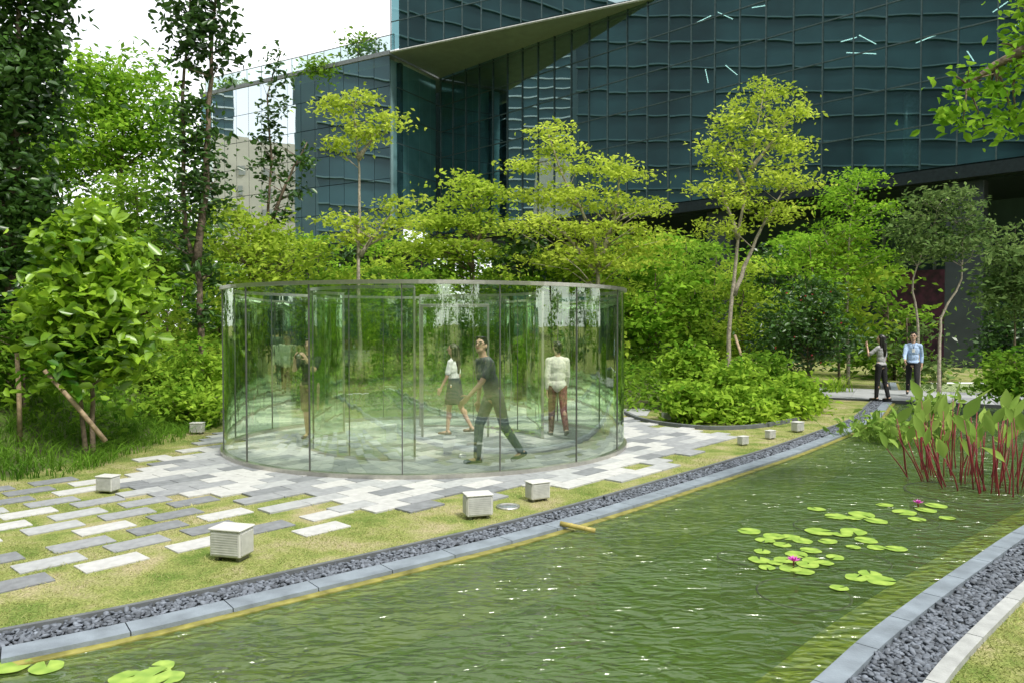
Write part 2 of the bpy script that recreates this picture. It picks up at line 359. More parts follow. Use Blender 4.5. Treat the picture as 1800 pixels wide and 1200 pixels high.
bp=N.new('ShaderNodeBump'); bp.inputs['Strength'].default_value=.8; bp.inputs['Distance'].default_value=.03; L.new(n2.outputs['Fac'],bp.inputs['Height']); L.new(bp.outputs[0],b.inputs['Normal'])
def poly(name,loops,z,mat):
    allp=[Vector((p[0],p[1],0)) for l in loops for p in l]
    tri=tessellate_polygon([[Vector((p[0],p[1],0)) for p in l] for l in loops])
    fs=[]
    for a in tri:
        nrm=(allp[a[1]]-allp[a[0]]).cross(allp[a[2]]-allp[a[0]])
        if abs(nrm.z)<1e-9: continue
        fs.append(tuple(a) if nrm.z>0 else tuple(reversed(a)))
    me=bpy.data.meshes.new(name); me.from_pydata([(p.x,p.y,z) for p in allp],[],fs); me.materials.append(mat); me.update()
    return tag(link(name,me),kind='structure')
hole=E3+F3[::-1]
poly('ground',[[(-400,-400),(400,-400),(400,400),(-400,400)],hole],0,LAWN)
# water
WAT,t,N,L=newmat('pond_water'); N.remove(N['Principled BSDF']); o=N['Material Output']
g=N.new('ShaderNodeTexCoord'); mp=N.new('ShaderNodeMapping'); mp.inputs['Scale'].default_value=(1.0,1.9,1); mp.inputs['Rotation'].default_value=(0,0,R(-20))
L.new(g.outputs['Object'],mp.inputs['Vector'])
n1=N.new('ShaderNodeTexNoise'); n1.inputs['Scale'].default_value=4.6; n1.inputs['Detail'].default_value=1.5; n1.inputs['Distortion'].default_value=.8
n2=N.new('ShaderNodeTexNoise'); n2.inputs['Scale'].default_value=.7; n2.inputs['Detail'].default_value=2
n3=N.new('ShaderNodeTexNoise'); n3.inputs['Scale'].default_value=12; n3.inputs['Detail'].default_value=1
for n in (n1,n2,n3): L.new(mp.outputs[0],n.inputs['Vector'])
ad=N.new('ShaderNodeMath'); ad.operation='MULTIPLY_ADD'; ad.inputs[1].default_value=.22; L.new(n3.outputs['Fac'],ad.inputs[0]); L.new(n1.outputs['Fac'],ad.inputs[2])
ml=N.new('ShaderNodeMath'); ml.operation='MULTIPLY'; L.new(ad.outputs[0],ml.inputs[0])
mr=N.new('ShaderNodeMapRange'); mr.inputs[1].default_value=.35; mr.inputs[2].default_value=.65; mr.inputs[3].default_value=.4; mr.inputs[4].default_value=1; L.new(n2.outputs['Fac'],mr.inputs[0]); L.new(mr.outputs[0],ml.inputs[1])
bp=N.new('ShaderNodeBump'); bp.inputs['Strength'].default_value=1.0; bp.inputs['Distance'].default_value=.12; L.new(ml.outputs[0],bp.inputs['Height'])
df=N.new('ShaderNodeBsdfDiffuse'); df.inputs['Color'].default_value=(.10,.175,.035,1)
tr=N.new('ShaderNodeBsdfTransparent'); tr.inputs['Color'].default_value=(.74,.84,.42,1)
gl=N.new('ShaderNodeBsdfGlossy'); gl.inputs['Roughness'].default_value=.2; L.new(bp.outputs[0],gl.inputs['Normal'])
fr=N.new('ShaderNodeFresnel'); fr.inputs['IOR'].default_value=1.65; L.new(bp.outputs[0],fr.inputs['Normal'])
a=N.new('ShaderNodeMixShader'); a.inputs[0].default_value=.52; L.new(df.outputs[0],a.inputs[1]); L.new(tr.outputs[0],a.inputs[2])
c=N.new('ShaderNodeMixShader'); L.new(fr.outputs[0],c.inputs[0]); L.new(a.outputs[0],c.inputs[1]); L.new(gl.outputs[0],c.inputs[2]); L.new(c.outputs[0],o.inputs[0])
WZ=-.03
poly('pond_water',[offs(E0,.1)+offs(F0,-.08)[::-1]],WZ,WAT)
poly('pond_floor',[E1+F1[::-1]],-.55,pm('pond_floor',(.07,.13,.02),.9,0,.6,1.2))
COPE=pm('coping_stone',(.20,.235,.27),.65,0,.25,5,.2,70); KERB=pm('kerb_stone',(.36,.37,.36),.8,0,.15,9,.2,60)
DKERB=pm('dark_kerb',(.12,.13,.135),.8,0,.2,9); ALG=pm('algae_lip',(.20,.19,.03),.5,0,.4,9,.2,30,c2=(.34,.31,.07)); ALG2=pm('algae_ledge',(.50,.45,.10),.8,0,.3,5,.2,30,c2=(.68,.62,.18))
BED=pm('pebble_bed',(.05,.055,.06),.9,0,.4,40,.4,50)
def strip(name,A,B,z0,z1,mat,blocks=0,gap=.008):
    m=MB(); n=len(A); st=blocks if blocks else n-1; i=0
    while i<n-1:
        j=min(i+st,n-1); a=[Vector(p) for p in A[i:j+1]]; b=[Vector(p) for p in B[i:j+1]]
        if blocks and j>i:
            d=(a[1]-a[0]).normalized()*gap/2; e=(a[-1]-a[-2]).normalized()*gap/2
            a[0]+=d; b[0]+=d; a[-1]-=e; b[-1]-=e
        k=len(a); vs=[]
        for p,q in zip(a,b): vs+=[(p.x,p.y,z0),(p.x,p.y,z1),(q.x,q.y,z1),(q.x,q.y,z0)]
        fs=[]
        for s in range(k-1):
            o=s*4; fs+=[(o+1,o+5,o+6,o+2),(o,o+4,o+5,o+1),(o+2,o+6,o+7,o+3)]
        fs+=[(0,1,2,3),(4*k-4,4*k-1,4*k-2,4*k-3)]
        m.add(vs,fs); i=j
    return tag(m.build(name,mat),kind='structure')
strip('pond_coping_left',E0,offs(E0,.195),-.3,.008,COPE,4)
strip('pond_coping_right',F0,offs(F0,-.135),-.3,.02,COPE,4)
strip('kerb_left',E2,E3,-.1,.03,DKERB); strip('kerb_right',F2,F3,-.1,.04,KERB,6)
strip('pebble_bed_left',offs(E0,.20),E2,-.2,-.015,BED); strip('pebble_bed_right',offs(F0,-.14),F2,-.2,-.012,BED)
strip('pond_lip_left',offs(E0,-.075),offs(E0,.01),-.54,-.022,ALG); strip('pond_ledge_left',offs(E0,-.20),offs(E0,-.08),-.54,-.05,ALG2); strip('pond_ledge_right',offs(F0,.29),offs(F0,-.01),-.54,-.055,ALG2)
# pebbles
phi=(1+5**.5)/2
ic=np.array([(-1,phi,0),(1,phi,0),(-1,-phi,0),(1,-phi,0),(0,-1,phi),(0,1,phi),(0,-1,-phi),(0,1,-phi),(phi,0,-1),(phi,0,1),(-phi,0,-1),(-phi,0,1)],float); ic/=np.linalg.norm(ic[0])
icf=np.array([(0,11,5),(0,5,1),(0,1,7),(0,7,10),(0,10,11),(1,5,9),(5,11,4),(11,10,2),(10,7,6),(7,1,8),(3,9,4),(3,4,2),(3,2,6),(3,6,8),(3,8,9),(4,9,5),(2,4,11),(6,2,10),(8,6,7),(9,8,1)])
def subdiv(V,F):
    V=[tuple(v) for v in V]; cache={}; F2_=[]
    def mid(a,b):
        k=(min(a,b),max(a,b))
        if k not in cache:
            v=(np.array(V[a])+np.array(V[b]))/2; v/=np.linalg.norm(v); cache[k]=len(V); V.append(tuple(v))
        return cache[k]
    for a,b,c in F:
        x,y,z=mid(a,b),mid(b,c),mid(c,a); F2_+=[(a,x,z),(b,y,x),(c,z,y),(x,y,z)]
    return np.array(V),np.array(F2_)
i2v,i2f=subdiv(ic,icf)
PEB=pm('river_pebble',(.12,.135,.16),.65,0,.3,30,0,30,island=True,spec=.35)
def pebbles(name,A,B,n,label,ymax=19):
    seg=np.array([((p+q)/2).y for p,q in zip(A[:-1],A[1:])]); ln=np.array([(p-q).length for p,q in zip(A[:-1],A[1:])]); ok=np.where((seg<ymax)&(seg>2.6))[0]
    pr_=ln[ok]/ln[ok].sum(); k=rng.choice(ok,n,p=pr_); t=rng.random(n); s=rng.random(n)*.95+.025
    a=np.array(A)[:,:2]; b=np.array(B)[:,:2]
    P=(a[k]*(1-t)[:,None]+a[k+1]*t[:,None])*(1-s)[:,None]+(b[k]*(1-t)[:,None]+b[k+1]*t[:,None])*s[:,None]
    sz=rng.uniform(.011,.024,n); sc_=np.stack([sz*rng.uniform(1,1.5,n),sz*rng.uniform(.7,1,n),sz*rng.uniform(.45,.7,n)],1)
    th=rng.random(n)*2*PI; v=i2v[None]*sc_[:,None,:]; ct,st=np.cos(th)[:,None],np.sin(th)[:,None]
    tl=rng.normal(0,.35,n)[:,None]; z=v[:,:,2]+v[:,:,0]*tl
    X=v[:,:,0]*ct-v[:,:,1]*st+P[:,None,0]; Y=v[:,:,0]*st+v[:,:,1]*ct+P[:,None,1]; Z=z+rng.uniform(-.012,.012,n)[:,None]
    V=np.stack([X,Y,Z],2).reshape(-1,3); F=(i2f[None]+(np.arange(n)*len(i2v))[:,None,None]).reshape(-1,3)
    o=npmesh(name,V,F,PEB,True); tag(o,label,'pebbles',None,'stuff')
pebbles('pebbles',offs(E0,.205),E2,10500,'dark grey river pebbles filling the strip along the pond edge below the pavilion lawn')
pebbles('pebbles',offs(F0,-.145),F2,6200,'dark grey river pebbles filling the strip in the bottom right corner',9)
# planting bed mound
def ss(t): t=np.clip(t,0,1); return t*t*(3-2*t)
def mz(x,y): return np.maximum(.95*ss((-5.9-x)/3.6)*ss((y-8)/4), .55*ss((y-16.4)/5)*ss((6.8-x)/2.5))
gx=np.linspace(-45,8,90); gy=np.linspace(6,52,80); XX,YY=np.meshgrid(gx,gy); MZ=mz(XX,YY); ZZ=MZ-.03+np.where(MZ>.05,rng.normal(0,.02,XX.shape),0)
V=np.stack([XX,YY,ZZ],2).reshape(-1,3); ii=(np.arange(79)[:,None]*90+np.arange(89)[None]).ravel(); Fb=np.stack([ii,ii+1,ii+91,ii+90],1)
Fb=Fb[MZ.ravel()[Fb].max(1)>.004]
tag(npmesh('planting_bed',V,Fb,pm('bed_soil',(.10,.085,.04),.95,0,.5,3,.6,30,c2=(.12,.19,.035)),True),kind='structure')
# ---------------- paving
ua=R(48); U=Vector((math.cos(ua),math.sin(ua),0)); Vv=Vector((math.sin(ua),-math.cos(ua),0)); ROTP=Matrix.Rotation(ua,3,'Z')
def pip(P,poly_):
    P=np.asarray(P); q=np.asarray(poly_); x,y=P[:,0],P[:,1]; ins=np.zeros(len(P),bool); j=len(q)-1
    for i in range(len(q)):
        xi,yi=q[i]; xj,yj=q[j]
        c=((yi>y)!=(yj>y))&(x<(xj-xi)*(y-yi)/(yj-yi+1e-12)+xi); ins^=c; j=i
    return ins
W2=lambda l:[(G(*p).x,G(*p).y) for p in l]
dense=W2([(180,826),(300,796),(395,762),(480,738),(700,730),(950,728),(1110,735),(1180,745),(1280,768),(1240,800),(1110,838),(1000,862),(850,885),(700,904),(560,899),(430,891),(330,880),(230,866),(180,850)])
loose=W2([(-80,862),(60,846),(180,840),(230,862),(330,876),(430,886),(560,894),(670,902),(640,930),(520,937),(400,962),(300,987),(200,1022),(40,1034),(-80,1034)])
PAV=[pm('white_granite',(.46,.46,.445),.75,0,.12,12,.15,120),pm('grey_granite',(.27,.28,.29),.8,0,.15,12,.15,120),pm('dark_granite',(.19,.20,.21),.8,0,.18,12,.15,120),pm('pale_grey_granite',(.36,.37,.37),.8,0,.13,12,.15,120)]
PL,PW=.50,.27; rects=[]; pv=MB(); cen=Vector((-1.4,12.4,0))
for j in range(-30,31):
    for i in range(-20,21):
        c=cen+U*((i+.5*(j%2))*PL)+Vv*(j*PW)
        if not pip([(c.x,c.y)],dense)[0]: continue
        edge=not all(pip([(c.x+dx,c.y+dy) for dx,dy in ((.55,0),(-.55,0),(0,.5),(0,-.5))],dense))
        if edge and random.random()<.30: continue
        mi=random.choices([0,1,2,3],[.27,.27,.21,.25])[0]
        pv.box(c+Vector((0,0,.006+random.uniform(-.001,.001))),(PL-.010,PW-.010,.03),ROTP,mi,.003); rects.append((c.x,c.y))
tag(pv.build('paving',PAV),kind='structure')
protos={}
for j in range(-50,50):
    for i in range(-32,32):
        c=cen+U*((i+.5*(j%2))*.70)+Vv*(j*.395)+Vector((random.uniform(-.03,.03),random.uniform(-.02,.02),0))
        if not pip([(c.x,c.y)],loose)[0]: continue
        if pip([(c.x,c.y)],dense)[0] or any((c.x-a)**2+(c.y-b_)**2<.115 for a,b_ in rects): continue
        if random.random()<.05: continue
        mi=random.choices([0,1,2,3],[.27,.27,.26,.20])[0]
        if mi not in protos:
            m=MB(); m.box((0,0,0),(PL,PW,.03),None,0,.003); o=m.build('stepping_stone',PAV[mi]); protos[mi]=o
        else: o=protos[mi].copy(); COL.objects.link(o)
        o.location=(c.x,c.y,-.002); o.rotation_euler=(0,0,ua+random.uniform(-.025,.025)); rects.append((c.x,c.y))
        cn=['white','mid grey','dark grey','pale grey'][mi]
        tag(o,cn+' rectangular stepping stone set in the lawn left of the pavilion','stepping stone',cn+' stepping stones in the lawn')
# ---------------- blades
def blades(name,P,h,wd,bend,mat,label,cat,seg=1,parent=None):
    n=len(P); th=rng.random(n)*2*PI; dx,dy=np.cos(th),np.sin(th); h=h*rng.uniform(.6,1.25,n); bd=bend*rng.uniform(.3,1.2,n)*h
    ph=rng.random(n)*2*PI; sx,sy=np.cos(ph)*wd/2,np.sin(ph)*wd/2; rows=[]
    for s in range(seg+1):
        t=s/seg; wf=(1-t)**.7+.06
        q=np.stack([P[:,0]+dx*bd*t*t,P[:,1]+dy*bd*t*t,P[:,2]+h*(t-.45*t*t*min(1,bend))],1)
        rows+= [q+np.stack([sx*wf,sy*wf,0*sx],1),q-np.stack([sx*wf,sy*wf,0*sx],1)]
    V=np.stack(rows,1).reshape(-1,3); K=2*(seg+1); F=[]
    for s in range(seg): F.append(np.array([2*s,2*s+1,2*s+3,2*s+2]))
    F=(np.stack(F)[None]+(np.arange(n)*K)[:,None,None]).reshape(-1,4)
    o=npmesh(name,V,F,mat,False,parent)
    if parent is None: tag(o,label,cat,None,'stuff')
    return o
def e2d(P): return [(p.x,p.y) for p in P]
lawnp=e2d([p for p in E3 if p.y>2.5 and p.y<18.5])+[(6.5,17.5),(3,16.2),(-5.4,15.2),(-5.9,13.5),(-6.6,9.6),(-12,8.5),(-12,3)]
P=np.stack([rng.uniform(-8,9,420000),rng.uniform(3,17.5,420000)],1); P=P[rng.random(len(P))<np.clip(1.25-P[:,1]/16,.2,1)]; P=P[pip(P,lawnp)]
un=np.array([U.x,U.y]); vn=np.array([Vv.x,Vv.y]); ok=np.ones(len(P),bool)
for r_ in rects:
    D=P-np.array(r_); ok&=~((np.abs(D@un)<PL/2-.015)&(np.abs(D@vn)<PW/2-.014))
P=P[ok]; P=P[((P[:,0]+1.4)/3.35)**2+((P[:,1]-12.4)/3.1)**2>1]
pn=np.sin(P[:,0]*3.1+np.sin(P[:,1]*2.3)*1.3)+np.sin(P[:,1]*4.3+P[:,0]*1.7)+.8*np.sin(P[:,0]*9.1)*np.sin(P[:,1]*8.3); P=P[rng.random(len(P))<np.clip(.55+.38*pn,.06,1)]
blades('grass',np.column_stack([P,np.zeros(len(P))]),.037,.007,.9,GRSM,'short yellow green lawn grass around the paving and pond edge','grass')
cornr=e2d([p for p in F3 if -1<p.y<11])+[(9,9),(9,2),(2,-1)]
P=np.stack([rng.uniform(1,9,120000),rng.uniform(2,9,120000)],1); P=P[pip(P,cornr)]
blades('grass',np.column_stack([P,np.zeros(len(P))]),.04,.007,.9,GRSM,'short lawn grass in the bottom right corner beyond the pebbles','grass')
P=np.stack([rng.uniform(-9.5,-5.2,5200),rng.uniform(9.3,15,5200)],1); lp=W2([(-60,850),(120,838),(310,775),(390,748),(380,722),(250,700),(0,690),(-120,700)]); P=P[pip(P,lp)]
P=np.repeat(P[::4],6,0)+rng.normal(0,.035,(len(P[::4])*6,2))
blades('border_grass',np.column_stack([P,mz(P[:,0],P[:,1])-.02]),.42,.014,1.1,LIRI,'tufted dark green border grass at the left edge of the lawn','border grass',4)
# ---------------- pavilion
PC=Vector((-1.4,12.4,0)); PA,PB_=3.25,3.0; PH=2.55
GLS,t,N,L=newmat('two_way_mirror_glass'); N.remove(N['Principled BSDF']); o=N['Material Output']
tr=N.new('ShaderNodeBsdfTransparent'); tr.inputs['Color'].default_value=(.88,.95,.88,1); gl=N.new('ShaderNodeBsdfGlossy'); gl.inputs['Roughness'].default_value=.0; gl.inputs['Color'].default_value=(.86,.98,.80,1)
g=N.new('ShaderNodeTexCoord'); mp=N.new('ShaderNodeMapping'); mp.inputs['Scale'].default_value=(3.2,3.2,.35); n1=N.new('ShaderNodeTexNoise'); n1.inputs['Scale'].default_value=1.6; n1.inputs['Detail'].default_value=1.5
L.new(g.outputs['Object'],mp.inputs['Vector']); L.new(mp.outputs[0],n1.inputs['Vector']); bp=N.new('ShaderNodeBump'); bp.inputs['Strength'].default_value=.10; bp.inputs['Distance'].default_value=.05; L.new(n1.outputs['Fac'],bp.inputs['Height']); L.new(bp.outputs[0],gl.inputs['Normal'])
lw=N.new('ShaderNodeLayerWeight'); lw.inputs['Blend'].default_value=.35; mr=N.new('ShaderNodeMapRange'); mr.inputs[3].default_value=.25; mr.inputs[4].default_value=.92; L.new(lw.outputs['Fresnel'],mr.inputs[0])
mxs=N.new('ShaderNodeMixShader'); L.new(mr.outputs[0],mxs.inputs[0]); L.new(tr.outputs[0],mxs.inputs[1]); L.new(gl.outputs[0],mxs.inputs[2]); L.new(mxs.outputs[0],o.inputs[0])
pav=thing('glass_pavilion','round walk-in pavilion of curved mirror glass with steel rim on the chequered paving','pavilion',PC)
def ep(a,k=1.0,dr=0.0): return PC+Vector(((PA*k+dr)*math.cos(a),(PB_*k+dr)*math.sin(a),0))
def ring(name,a0,a1,k,r0,r1,z0,z1,mat,n=96,closed=True):
    m=MB(); vs=[]
    cnt=n if closed else n+1
    for i in range(cnt):
        a=a0+(a1-a0)*i/n
        for dr,z in ((r0,z0),(r1,z0),(r1,z1),(r0,z1)): vs.append(ep(a,k,dr)+Vector((0,0,z)))
    fs=[]
    for i in range(n):
        o=i*4; q=((i+1)%cnt)*4
        for s in range(4): fs.append((o+s,o+(s+1)%4,q+(s+1)%4,q+s))
    if not closed: fs+=[(3,2,1,0),(4*cnt-4,4*cnt-3,4*cnt-2,4*cnt-1)]
    m.add(vs,fs); return m.build(name,mat,pav,False)
ring('base_ring',0,2*PI,1,-.05,.05,.0,.075,STEEL); ring('top_rim',0,2*PI,1,-.045,.04,PH-.05,PH,STEEL)
def panes(name,a0,a1,cnt,k,z0,z1,mw):
    for i in range(cnt):
        b0=a0+(a1-a0)*i/cnt; b1=a0+(a1-a0)*(i+1)/cnt; g_=.003; V=[];n=24
        for s in range(n+1):
            a=b0+g_+(b1-b0-2*g_)*s/n; p=ep(a,k); V+=[(p.x,p.y,z0),(p.x,p.y,z1)]
        F=[(2*s,2*s+2,2*s+3,2*s+1) for s in range(n)]
        npmesh(name,V,F,GLS,True,pav)
        m=MB(); p=ep(b0,k); d=(p-PC).normalized(); m.box(p+Vector((0,0,(z0+z1)/2)),(.022,mw,z1-z0),Matrix.Rotation(math.atan2(d.y,d.x),3,'Z'),0); m.build('mullion',DSTEEL,pav)
panes('glass_panel',-PI/2,1.5*PI,16,1,.075,PH-.05,.012)
for (a0,a1,cnt,k) in ((-PI*1.18,-PI*.5,4,.60),(PI*.05,PI*.56,3,.60)):
    panes('inner_glass_panel',a0,a1,cnt,k,.055,PH-.05,.005)
    ring('inner_base_rail',a0,a1,k,-.03,.03,.024,.055,STEEL,50,False); ring('inner_top_rail',a0,a1,k,-.025,.025,PH-.05,PH-.004,STEEL,50,False)
    for a in (a0,a1):
        m=MB(); p=ep(a,k); d=(p-PC).normalized(); m.box(p+Vector((0,0,PH/2)),(.04,.03,PH-.06),Matrix.Rotation(math.atan2(d.y,d.x),3,'Z'),0,.006); m.build('door_jamb',STEEL,pav)
m=MB(); x0,x1=W(742,600,12.9).x,W(858,600,12.9).x
for x in (x0,x1): m.box((x,12.9,1.15),(.04,.05,2.26),bev=.004)
m.box(((x0+x1)/2,12.9,2.305),(x1-x0+.04,.05,.05),bev=.004); m.build('door_frame',STEEL,pav)
# ---------------- leaves
def leafgeo(C,S,up=.6,asp=.45,droop=.25,six=False,fold=.12):
    n=len(C); d=rng.normal(size=(n,3)); d[:,2]=d[:,2]*.5-droop; d/=np.linalg.norm(d,axis=1)[:,None]
    nn=rng.normal(size=(n,3))*.6; nn[:,2]+=up; s=np.cross(d,nn); s/=np.linalg.norm(s,axis=1)[:,None]+1e-9; nn=np.cross(s,d)
    S=np.asarray(S)[:,None]
    if six:
        ps=[C-d*S*.5,C-d*S*.15+s*S*asp*.5+nn*S*fold,C+d*S*.22+s*S*asp*.42+nn*S*fold*.7,C+d*S*.5-nn*S*.08,C+d*S*.22-s*S*asp*.42+nn*S*fold*.7,C-d*S*.15-s*S*asp*.5+nn*S*fold]
        V=np.stack(ps,1).reshape(-1,3); F=(np.array([[0,1,2,3],[3,4,5,0]])[None]+(np.arange(n)*6)[:,None,None]).reshape(-1,4)
    else:
        ps=[C-d*S*.5,C+s*S*asp*.5+nn*S*fold,C+d*S*.5,C-s*S*asp*.5+nn*S*fold]
        V=np.stack(ps,1).reshape(-1,3); F=(np.array([[0,1,2,3]])[None]+(np.arange(n)*4)[:,None,None]).reshape(-1,4)
    return V,F
def Lo(px,py,rx,ry,d,rd=None):
    c=W(px,py,d); s=d/FP; return (c,Vector((rx*s,rd if rd else rx*s,ry*s)))
def clusters(lobes,ncl):
    vol=np.array([l[1].x*l[1].z for l in lobes]); vol=vol/vol.sum(); out=[]
    for l,f in zip(lobes,vol):
        n=max(2,int(ncl*f+.5)); v=rng.normal(size=(n,3)); v/=np.linalg.norm(v,axis=1)[:,None]; r=rng.uniform(.2,1.08,n)**.6
        out.append(np.array(l[0])+v*r[:,None]*np.array(l[1]))
    return np.concatenate(out)
def tree(name,label,cat,trunks,r0,lobes,ncl,per,ls,spread,mat,bark=BARK,group=None,asp=.48,six=False,droop=.25,flat=.5,nbr=70,part='crown'):
    base=Vector(trunks[0][0]); root=thing(name,label,cat,base,group)
    C=clusters(lobes,ncl)
    m=MB(); paths=[]
    for tp in trunks:
        p=cr(tp,max(.25,(Vector(tp[-1])-Vector(tp[0])).length/14)); n=len(p)
        p=[q+Vector((random.uniform(-1,1),random.uniform(-1,1),0))*r0*.35*(0<i<n-1) for i,q in enumerate(p)]
        m.tube(p,[r0*(1-.82*i/(n-1))*(1.25 if i==0 else 1) for i in range(n)],8); paths.append(p)
    idx=rng.permutation(len(C))[:nbr]
    for i in idx:
        c=Vector(C[i]); best=None
        for p in paths:
            for k_,q in enumerate(p):
                hd=math.hypot(c.x-q.x,c.y-q.y); dz=c.z-q.z
                cost=abs(dz-.55*hd)+.35*hd+(3 if k_<len(p)*.15 else 0)
                if best is None or cost<best[0]: best=(cost,q,k_/len(p))
        q=best[1]; rr=r0*(1-.8*best[2])*.38; mid=q.lerp(c,.5)+Vector((random.uniform(-.1,.1),random.uniform(-.1,.1),random.uniform(-.02,.12)))*(c-q).length
        m.tube([q,mid,c],[rr,rr*.5,.005],5)
    m.build('trunk' if part=='crown' else 'stems',bark,root,True)
    cnt=np.maximum(3,(per*rng.uniform(.35,1.65,len(C))).astype(int)); k=np.repeat(np.arange(len(C)),cnt); n=len(k); sp=(spread*np.sqrt(cnt/per)*rng.uniform(.7,1.2,len(C)))[k]
    off=rng.normal(size=(n,3))*sp[:,None]; off[:,2]*=flat
    th=(rng.random(len(C))*2*PI)[k]; al=off[:,0]*np.cos(th)+off[:,1]*np.sin(th); off[:,0]+=al*np.cos(th)*.7; off[:,1]+=al*np.sin(th)*.7; off[:,2]-=.25*np.abs(al)
    V,F=leafgeo(C[k]+off,ls*rng.uniform(.55,1.35,n),asp=asp,six=six,droop=droop)
    npmesh(part,V,F,mat,False,root); return root
def gz(px,d):
    x=(px-900)/FP*d; return Vector((x,d,float(mz(np.array(x),np.array(d)))-.05))
TT={}
# --- left side
D=13; TT['a']=tree('tall_tree','tall dark leaved tree filling the left edge of the photo','tree',[[gz(8,D),W(12,560,D),W(30,300,D),W(35,50,D),W(40,-120,D)]],.13,
 [Lo(30,40,70,110,D),Lo(60,150,60,90,D),Lo(20,270,70,90,D),Lo(60,370,60,70,D),Lo(25,430,60,90,D),Lo(40,-90,75,80,D),Lo(20,560,50,60,D)],340,28,.16,.16,DRKG,six=True,asp=.52,flat=.9)
D=15.5; TT['b']=tree('slender_tree','tall slender tree with twin upright trunks and dark leaves left of the pavilion','tree',[[gz(352,D),W(350,500,D),W(330,420,D),W(322,250,D),W(330,60,D),W(345,-90,D)],[W(345,470,D),W(362,330,D),W(368,180,D),W(375,20,D),W(390,-60,D)]],.085,
 [Lo(330,60,40,100,D),Lo(380,40,38,90,D),Lo(335,230,40,90,D),Lo(365,330,42,80,D),Lo(325,390,38,60,D),Lo(345,-60,50,60,D),Lo(345,470,34,50,D),Lo(352,540,26,40,D)],185,17,.17,.13,DRKG,six=True,asp=.45,flat=.9)
D=22; TT['c']=tree('slender_tree','thin sparse upright tree in front of the pale glass wing','tree',[[gz(480,D),W(470,420,D),W(478,280,D),W(470,170,D),W(495,90,D)],[W(472,400,D),W(510,310,D),W(540,250,D)]],.07,
 [Lo(485,160,28,70,D),Lo(468,270,30,70,D),Lo(530,260,22,40,D),Lo(500,340,34,50,D)],65,12,.2,.13,DRKG,six=True,flat=.9)
D=27; TT['d']=tree('leafy_tree','broad bright green tree rising behind the left planting','tree',[[gz(215,D),W(215,400,D),W(215,150,D)]],.14,
 [Lo(215,150,80,65,D),Lo(150,170,55,55,D),Lo(265,220,65,55,D),Lo(205,260,90,55,D),Lo(130,260,60,65,D)],240,32,.25,.36,BRTG)
D=22; TT['e']=tree('leafy_tree','dense mid green tree between the tall left tree and the slender tree','tree',[[gz(250,D),W(245,500,D),W(240,320,D)]],.1,
 [Lo(240,340,70,55,D),Lo(190,410,80,65,D),Lo(300,430,70,65,D),Lo(230,490,110,65,D)],230,32,.2,.30,MIDG)
D=19; TT['f']=tree('leafy_tree','yellow green tree just behind the left rim of the pavilion','tree',[[gz(440,D),W(440,560,D),W(435,400,D)]],.08,
 [Lo(420,430,56,34,D),Lo(470,400,46,28,D),Lo(520,450,60,32,D),Lo(450,500,86,38,D),Lo(400,370,34,26,D)],165,24,.17,.21,YELG)
D=11; TT['g']=tree('large_leaf_shrub','rounded shrub with big glossy light green leaves at the left','shrub',[[gz(160,D),W(160,560,D),W(165,430,D)],[gz(150,D),W(120,540,D),W(110,460,D)]],.04,
 [Lo(170,385,38,26,D),Lo(120,430,52,34,D),Lo(190,455,46,42,D),Lo(115,515,62,50,D),Lo(200,535,54,54,D),Lo(140,600,76,52,D),Lo(218,600,36,48,D),Lo(150,650,62,28,D)],330,12,.21,.12,BIGL,six=True,asp=.52,flat=.9,part='foliage')
D=12; tree('shrub','leafy bush with narrow leaves at the foot of the tall left tree','shrub',[[gz(40,D),W(40,600,D)]],.03,[Lo(30,590,55,50,D),Lo(70,560,35,45,D),Lo(20,650,45,40,D)],80,18,.18,.14,MIDG,six=True,flat=.9,part='foliage',asp=.3)
lab=['low rounded light green shrub beside the left side of the pavilion','small leaved shrub at the foot of the slender twin trunk tree','shrub spilling over the border grass left of the pavilion']
for (px,py,rx,ry,D),l in zip([(345,650,50,55,15),(275,640,55,50,16),(330,705,58,40,14.2)],lab):
    tree('shrub',l,'shrub',[[gz(px,D),W(px,py,D)]],.03,[Lo(px,py,rx,ry,D),Lo(px-rx*.5,py+15,rx*.6,ry*.6,D),Lo(px+rx*.4,py+12,rx*.6,ry*.7,D)],120,19,.14,.13,SHRB,part='foliage',nbr=25)
# --- middle
D=19; TT['h']=tree('light_tree','airy lime green tree with a pale thin trunk rising behind the pavilion','tree',[[gz(632,D),W(630,480,D),W(632,380,D),W(628,260,D),W(622,190,D)],[W(632,450,D),W(655,420,D),W(690,375,D)],[W(631,400,D),W(605,370,D)],[W(629,280,D),W(665,230,D)]],.07,
 [Lo(590,185,36,20,D),Lo(640,168,32,18,D),Lo(680,212,32,22,D),Lo(618,222,38,15,D),Lo(652,238,38,13,D),Lo(596,252,32,13,D),Lo(605,382,38,19,D),Lo(690,358,50,13,D),Lo(650,405,52,16,D),Lo(712,392,30,14,D),Lo(600,420,32,14,D)],120,22,.15,.155,LIME,BARKL,flat=.5,nbr=55)
D=22; TT['i']=tree('light_tree','spreading yellow green tree in front of the dark facade centre left','tree',[[gz(835,D),W(832,480,D),W(828,350,D)],[W(832,470,D),W(780,420,D)],[W(830,440,D),W(865,380,D)]],.07,
 [Lo(818,318,42,14,D),Lo(860,342,42,13,D),Lo(800,355,38,12,D),Lo(768,390,56,15,D),Lo(850,392,64,15,D),Lo(735,428,56,17,D),Lo(815,440,74,18,D)],165,26,.17,.22,YELG,flat=.35)
